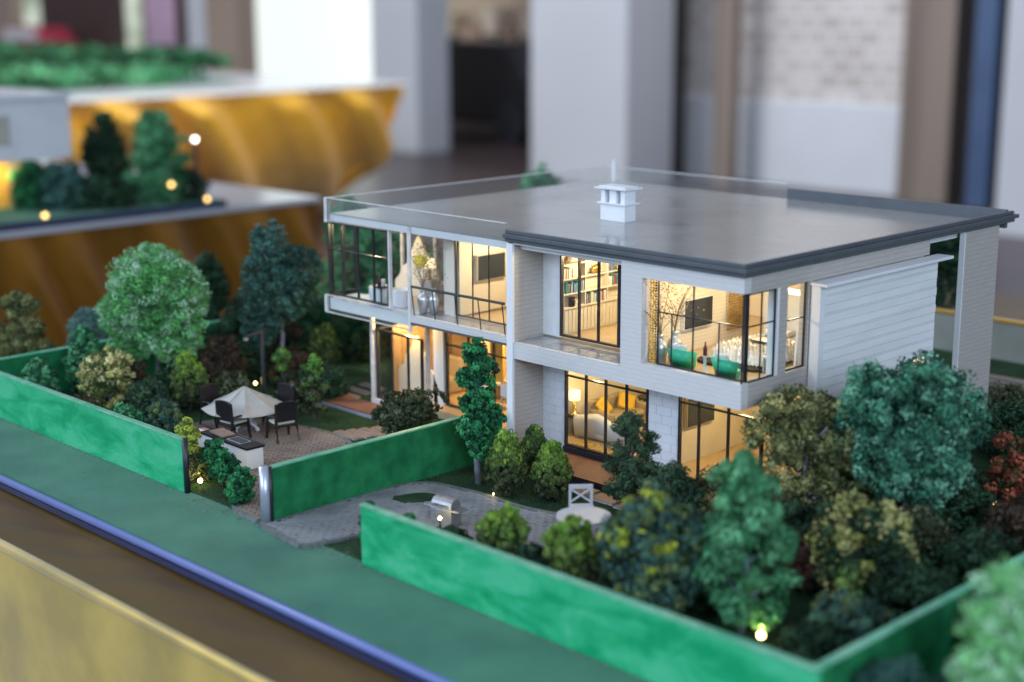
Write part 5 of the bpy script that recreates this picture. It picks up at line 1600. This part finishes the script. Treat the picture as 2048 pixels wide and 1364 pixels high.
# ------------------------------------------------------------------ third display table
t3 = thing('display_table', (-18, 10, -1.8), 'large far display table with bright gold satin drapes', 'table')
skirt_x(-15.2, 4.0, 13.0, -.05, -1.8, 1.5, .26, 9, 4.2, .9).build('table_skirt', 'gold', t3, smooth=True)
MB().grid(lambda u, v: (-26 + 10.8 * u - 1.5 * v ** 2.0, 13.0 - 0.2 * v + .12 * math.sin(u * 50) * min(1, v * 4), -.05 - 1.75 * v), 80, 12).build('table_skirt', 'gold', t3, smooth=True)
box('table_top', 'white_gloss', -27, -15.15, 4.0, 13.05, -.05, 0.0, t3, bevel=.01)
MB().grid(lambda u, v: (-26.5 + 10.0 * u, 3.8 + 7.6 * v, .02 + .10 * math.sin(PI * min(1, u)) * (.6 + .4 * math.sin(v * 9 + u * 5))), 40, 30).build('landscape', 'flock', t3, smooth=True)
for i, (x, y, w, hh) in enumerate([(-18.2, 9.8, 3.5, .35), (-20.5, 8.5, 5, .55), (-23.0, 10.2, 5, .62), (-21.0, 11.6, 3, .40), (-24.5, 12.0, 4, .70), (-18.0, 7.0, 3, .30), (-22.0, 13.0, 3.2, .55)]):
    plant('hill_grove', 'blurred green grove on the far table, ' + ('nearest corner', 'left middle', 'large rear one', 'right rear one', 'tallest at the back', 'leftmost front', 'beside the bright window')[i], x, y, hh * .42, w, .01, 'dome', 'dark' if i % 2 else 'green', 3500, (.09, .07), group='groves on the far table', seed=100 + i, rc=.09, cat='trees', z0=.02)

# ------------------------------------------------------------------ hall background
def column(name, label, x0, x1, y0, y1, m, cat='column', z1=7.0, z0=-1.8):
    o = box(name, m, x0, x1, y0, y1, z0, z1)
    return tag(o, label, cat)


M['pillar'] = mat('pale_pillar', (0.66, 0.68, 0.72), .6, var=.03, vscale=.6)
M['grey_wood'] = mat('grey_brown_wood', (0.24, 0.19, 0.155), .6, var=.25, vscale=.8, stretch=(6, 6, .2))
M['dark_hall'] = mat('dark_hall_panel', (0.022, 0.017, 0.02), .6, var=.5, vscale=.6)
M['brown_post'] = mat('brown_post', (0.07, 0.04, 0.035), .6, var=.2, vscale=.6)
M['beige'] = mat('beige_pillar', (0.42, 0.32, 0.25), .6, var=.06, vscale=.5)
M['blue_panel'] = mat('blue_panel', (0.07, 0.13, 0.26), .35, var=.3, vscale=.4)
M['daylight'] = glow('daylight_backdrop', (0.92, 1.0, 0.95), .85)


def outdoors_mat():
    m, nt, p = nodes_of('outdoor_view')
    tc = nt.nodes.new("ShaderNodeTexCoord")
    n = nt.nodes.new("ShaderNodeTexNoise"); n.inputs["Scale"].default_value = .9
    nt.links.new(tc.outputs["Object"], n.inputs[0])
    r = nt.nodes.new("ShaderNodeValToRGB")
    r.color_ramp.elements[0].position = .35; r.color_ramp.elements[0].color = (.20, .26, .16, 1)
    r.color_ramp.elements[1].position = .65; r.color_ramp.elements[1].color = (.72, .78, .68, 1)
    nt.links.new(n.outputs[0], r.inputs[0])
    nt.links.new(r.outputs[0], p.inputs["Base Color"]); nt.links.new(r.outputs[0], p.inputs["Emission Color"])
    p.inputs["Emission Strength"].default_value = .75
    return m


M['outdoors'] = outdoors_mat()


def brick_glow():
    m, nt, p = nodes_of('whitewashed_brick')
    tc = nt.nodes.new("ShaderNodeTexCoord")
    mp = nt.nodes.new("ShaderNodeMapping"); mp.inputs["Rotation"].default_value = (PI / 2, 0, 0)
    nt.links.new(tc.outputs["Object"], mp.inputs[0])
    b = nt.nodes.new("ShaderNodeTexBrick")
    b.inputs["Color1"].default_value = (.72, .66, .62, 1); b.inputs["Color2"].default_value = (.50, .43, .39, 1); b.inputs["Mortar"].default_value = (.8, .8, .8, 1)
    b.inputs["Scale"].default_value = 1.15; b.inputs["Mortar Size"].default_value = .03
    nt.links.new(mp.outputs[0], b.inputs[0])
    nt.links.new(b.outputs[0], p.inputs["Base Color"])
    p.inputs["Roughness"].default_value = .8
    return m


M['white_brick'] = brick_glow()
# white pillar: lit front face, shaded side
column('pillar', 'white square pillar in the centre background', -17.25, -15.20, 17.5, 18.6, 'pillar')
column('doorway', 'dark doorway strip right of the white pillar', -15.95, -15.50, 19.0, 19.3, 'dark_hall', 'panel')
column('mullion_post', 'grey brown window post right of the white pillar', -14.62, -14.27, 18.9, 19.1, 'grey_wood', 'post')
column('wood_panel', 'grey brown wooden panel right of the brick wall', -11.50, -10.70, 19.2, 19.4, 'grey_wood', 'panel')
column('panel_frame', 'dark frame beside the blue panel at the right', -10.72, -9.9, 19.45, 19.6, 'dark_hall', 'panel')
column('blue_panel', 'blue panel in the dark frame at the right', -10.45, -10.13, 19.30, 19.42, 'blue_panel', 'panel')
column('pillar', 'pale pillar cut by the right picture edge', -8.90, -7.2, 17.2, 18.4, 'pillar')
o = column('brick_wall', 'whitewashed brick wall beyond the glazing', -16.6, -9.5, 19.7, 20.0, 'white_brick', 'wall')
area('brick_fill_light', (-13.5, 16.8, 9.5), (-13.5, 19.7, 0.5), 5, 2, 420, (.94, .96, 1.0))  # lamp put in to brighten the brick wall
o = box('brick_wall_base', mat('pale_render', (.74, .77, .82), .6, var=.04, vscale=.8), -16.6, -9.5, 19.62, 19.69, -1.8, -.5)
tag(o, 'pale rendered base of the brick wall', 'wall')
# left background
column('tan_panel', 'tan panel at the left picture edge', -40, -35.85, 18.0, 18.3, 'beige', 'panel')
column('brown_post', 'dark brown post near the left picture edge', -34.4, -32.5, 18.0, 18.3, 'brown_post', 'post')
column('brown_post', 'brown post in the left background', -32.3, -31.0, 18.0, 18.3, 'brown_post', 'post')
column('brown_post', 'dark brown post carrying a pink poster', -29.75, -28.05, 18.0, 18.3, 'brown_post', 'post')
tag(box('pink_poster', mat('pink_poster', (.62, .42, .56), .6, var=.2, vscale=1), -29.5, -28.35, 17.90, 17.96, .15, 3.0), 'pink poster on the dark brown post', 'poster')
column('pillar', 'narrow white pillar beside the beige one', -28.0, -27.32, 18.0, 18.3, 'pillar')
column('beige_pillar', 'beige pillar left of the bright window', -27.28, -26.2, 18.0, 18.5, 'beige')
column('grey_pillar', 'grey beige pillar between the bright window and the dark shop', -23.1, -21.75, 19.0, 19.8, 'pillar')
tag(box('daylight_window', 'daylight', -33.2, -26.4, 22.5, 22.6, -1.8, 7.5), 'overexposed bright window in the left background', 'window')
tag(box('garden_window', 'outdoors', -52, -34.0, 22.5, 22.6, -1.8, 7.5), 'pale green window view in the far left background', 'window')
column('dark_shop', 'dark shop interior behind the gold table', -30, -23.0, 27, 27.2, 'dark_hall', 'wall')
tag(box('beige_signboard', 'beige', -28.0, -23.6, 25.0, 25.2, .50, 5.0), 'beige board over the dark shop', 'board')
for i, (x, z, w, h_, c_, nm) in enumerate([(-27.2, .55, .5, .5, (.5, .4, .3), 'tan'), (-26.4, .45, .7, .35, (.3, .2, .15), 'brown'), (-25.6, .6, .4, .6, (.6, .5, .42), 'pale'), (-25.0, .4, .5, .4, (.25, .16, .12), 'dark brown'), (-24.4, .55, .5, .5, (.55, .45, .4), 'beige'), (-27.0, -.6, .6, .5, (.2, .14, .12), 'maroon'), (-24.2, -.8, .5, .6, (.3, .25, .22), 'grey')]):
    tag(box('shop_carton', mat('carton_%d' % i, c_, .7), x, x + w, 24.4, 24.9, z - .3, z - .3 + h_), nm + ' carton in the dark shop behind the black car', 'carton', 'cartons in the dark shop')
car = thing('parked_car', (-23.3, 22.6, -1.8), 'black car in the dark centre background', 'car')
MB().prism([(-25.6, -1.45), (-21.2, -1.45), (-21.1, -.85), (-21.6, -.45), (-22.2, .22), (-24.2, .25), (-25.2, -.42), (-25.7, -.62)], 21.8, 23.4, 'y').build('body', mat('black_car_paint', (.012, .012, .016), .3), car, bevel=.08)
for x in (-24.8, -22.0):
    MB().prism([(x + .42 * math.cos(k * PI / 9), -1.38 + .42 * math.sin(k * PI / 9)) for k in range(18)], 21.7, 22.1, 'y').build('wheel', 'black', car)
rc_ = thing('parked_car', (-33.2, 17.3, -1.8), 'red car in the far left background', 'car')
MB().prism([(-34.7, -.35), (-31.6, -.35), (-31.5, .05), (-32.1, .20), (-32.6, .50), (-34.0, .52), (-34.7, .2)], 16.9, 17.7, 'y').build('body', mat('red_car_paint', (.55, .06, .10), .25), rc_, bevel=.08)
MB().prism([(-34.3, .20), (-32.3, .20), (-32.8, .46), (-33.9, .48)], 16.84, 16.88, 'y').build('windows', 'cloth_white', rc_)
# rear garden wall
gw = thing('garden_wall', (-1.8, 3.93, 0), 'pale rear garden wall with a gold cap behind the house', 'wall')
box('panel', mat('mottled_grey_panel', (.30, .325, .30), .7, var=.15, vscale=6), -2.75, -1.07, 3.922, 3.936, .0013, .112, gw, bevel=.001)  # even grey, slightly mottled
box('gold_cap', 'gold', -2.755, -1.065, 3.918, 3.940, .1122, .121, gw, bevel=.001)
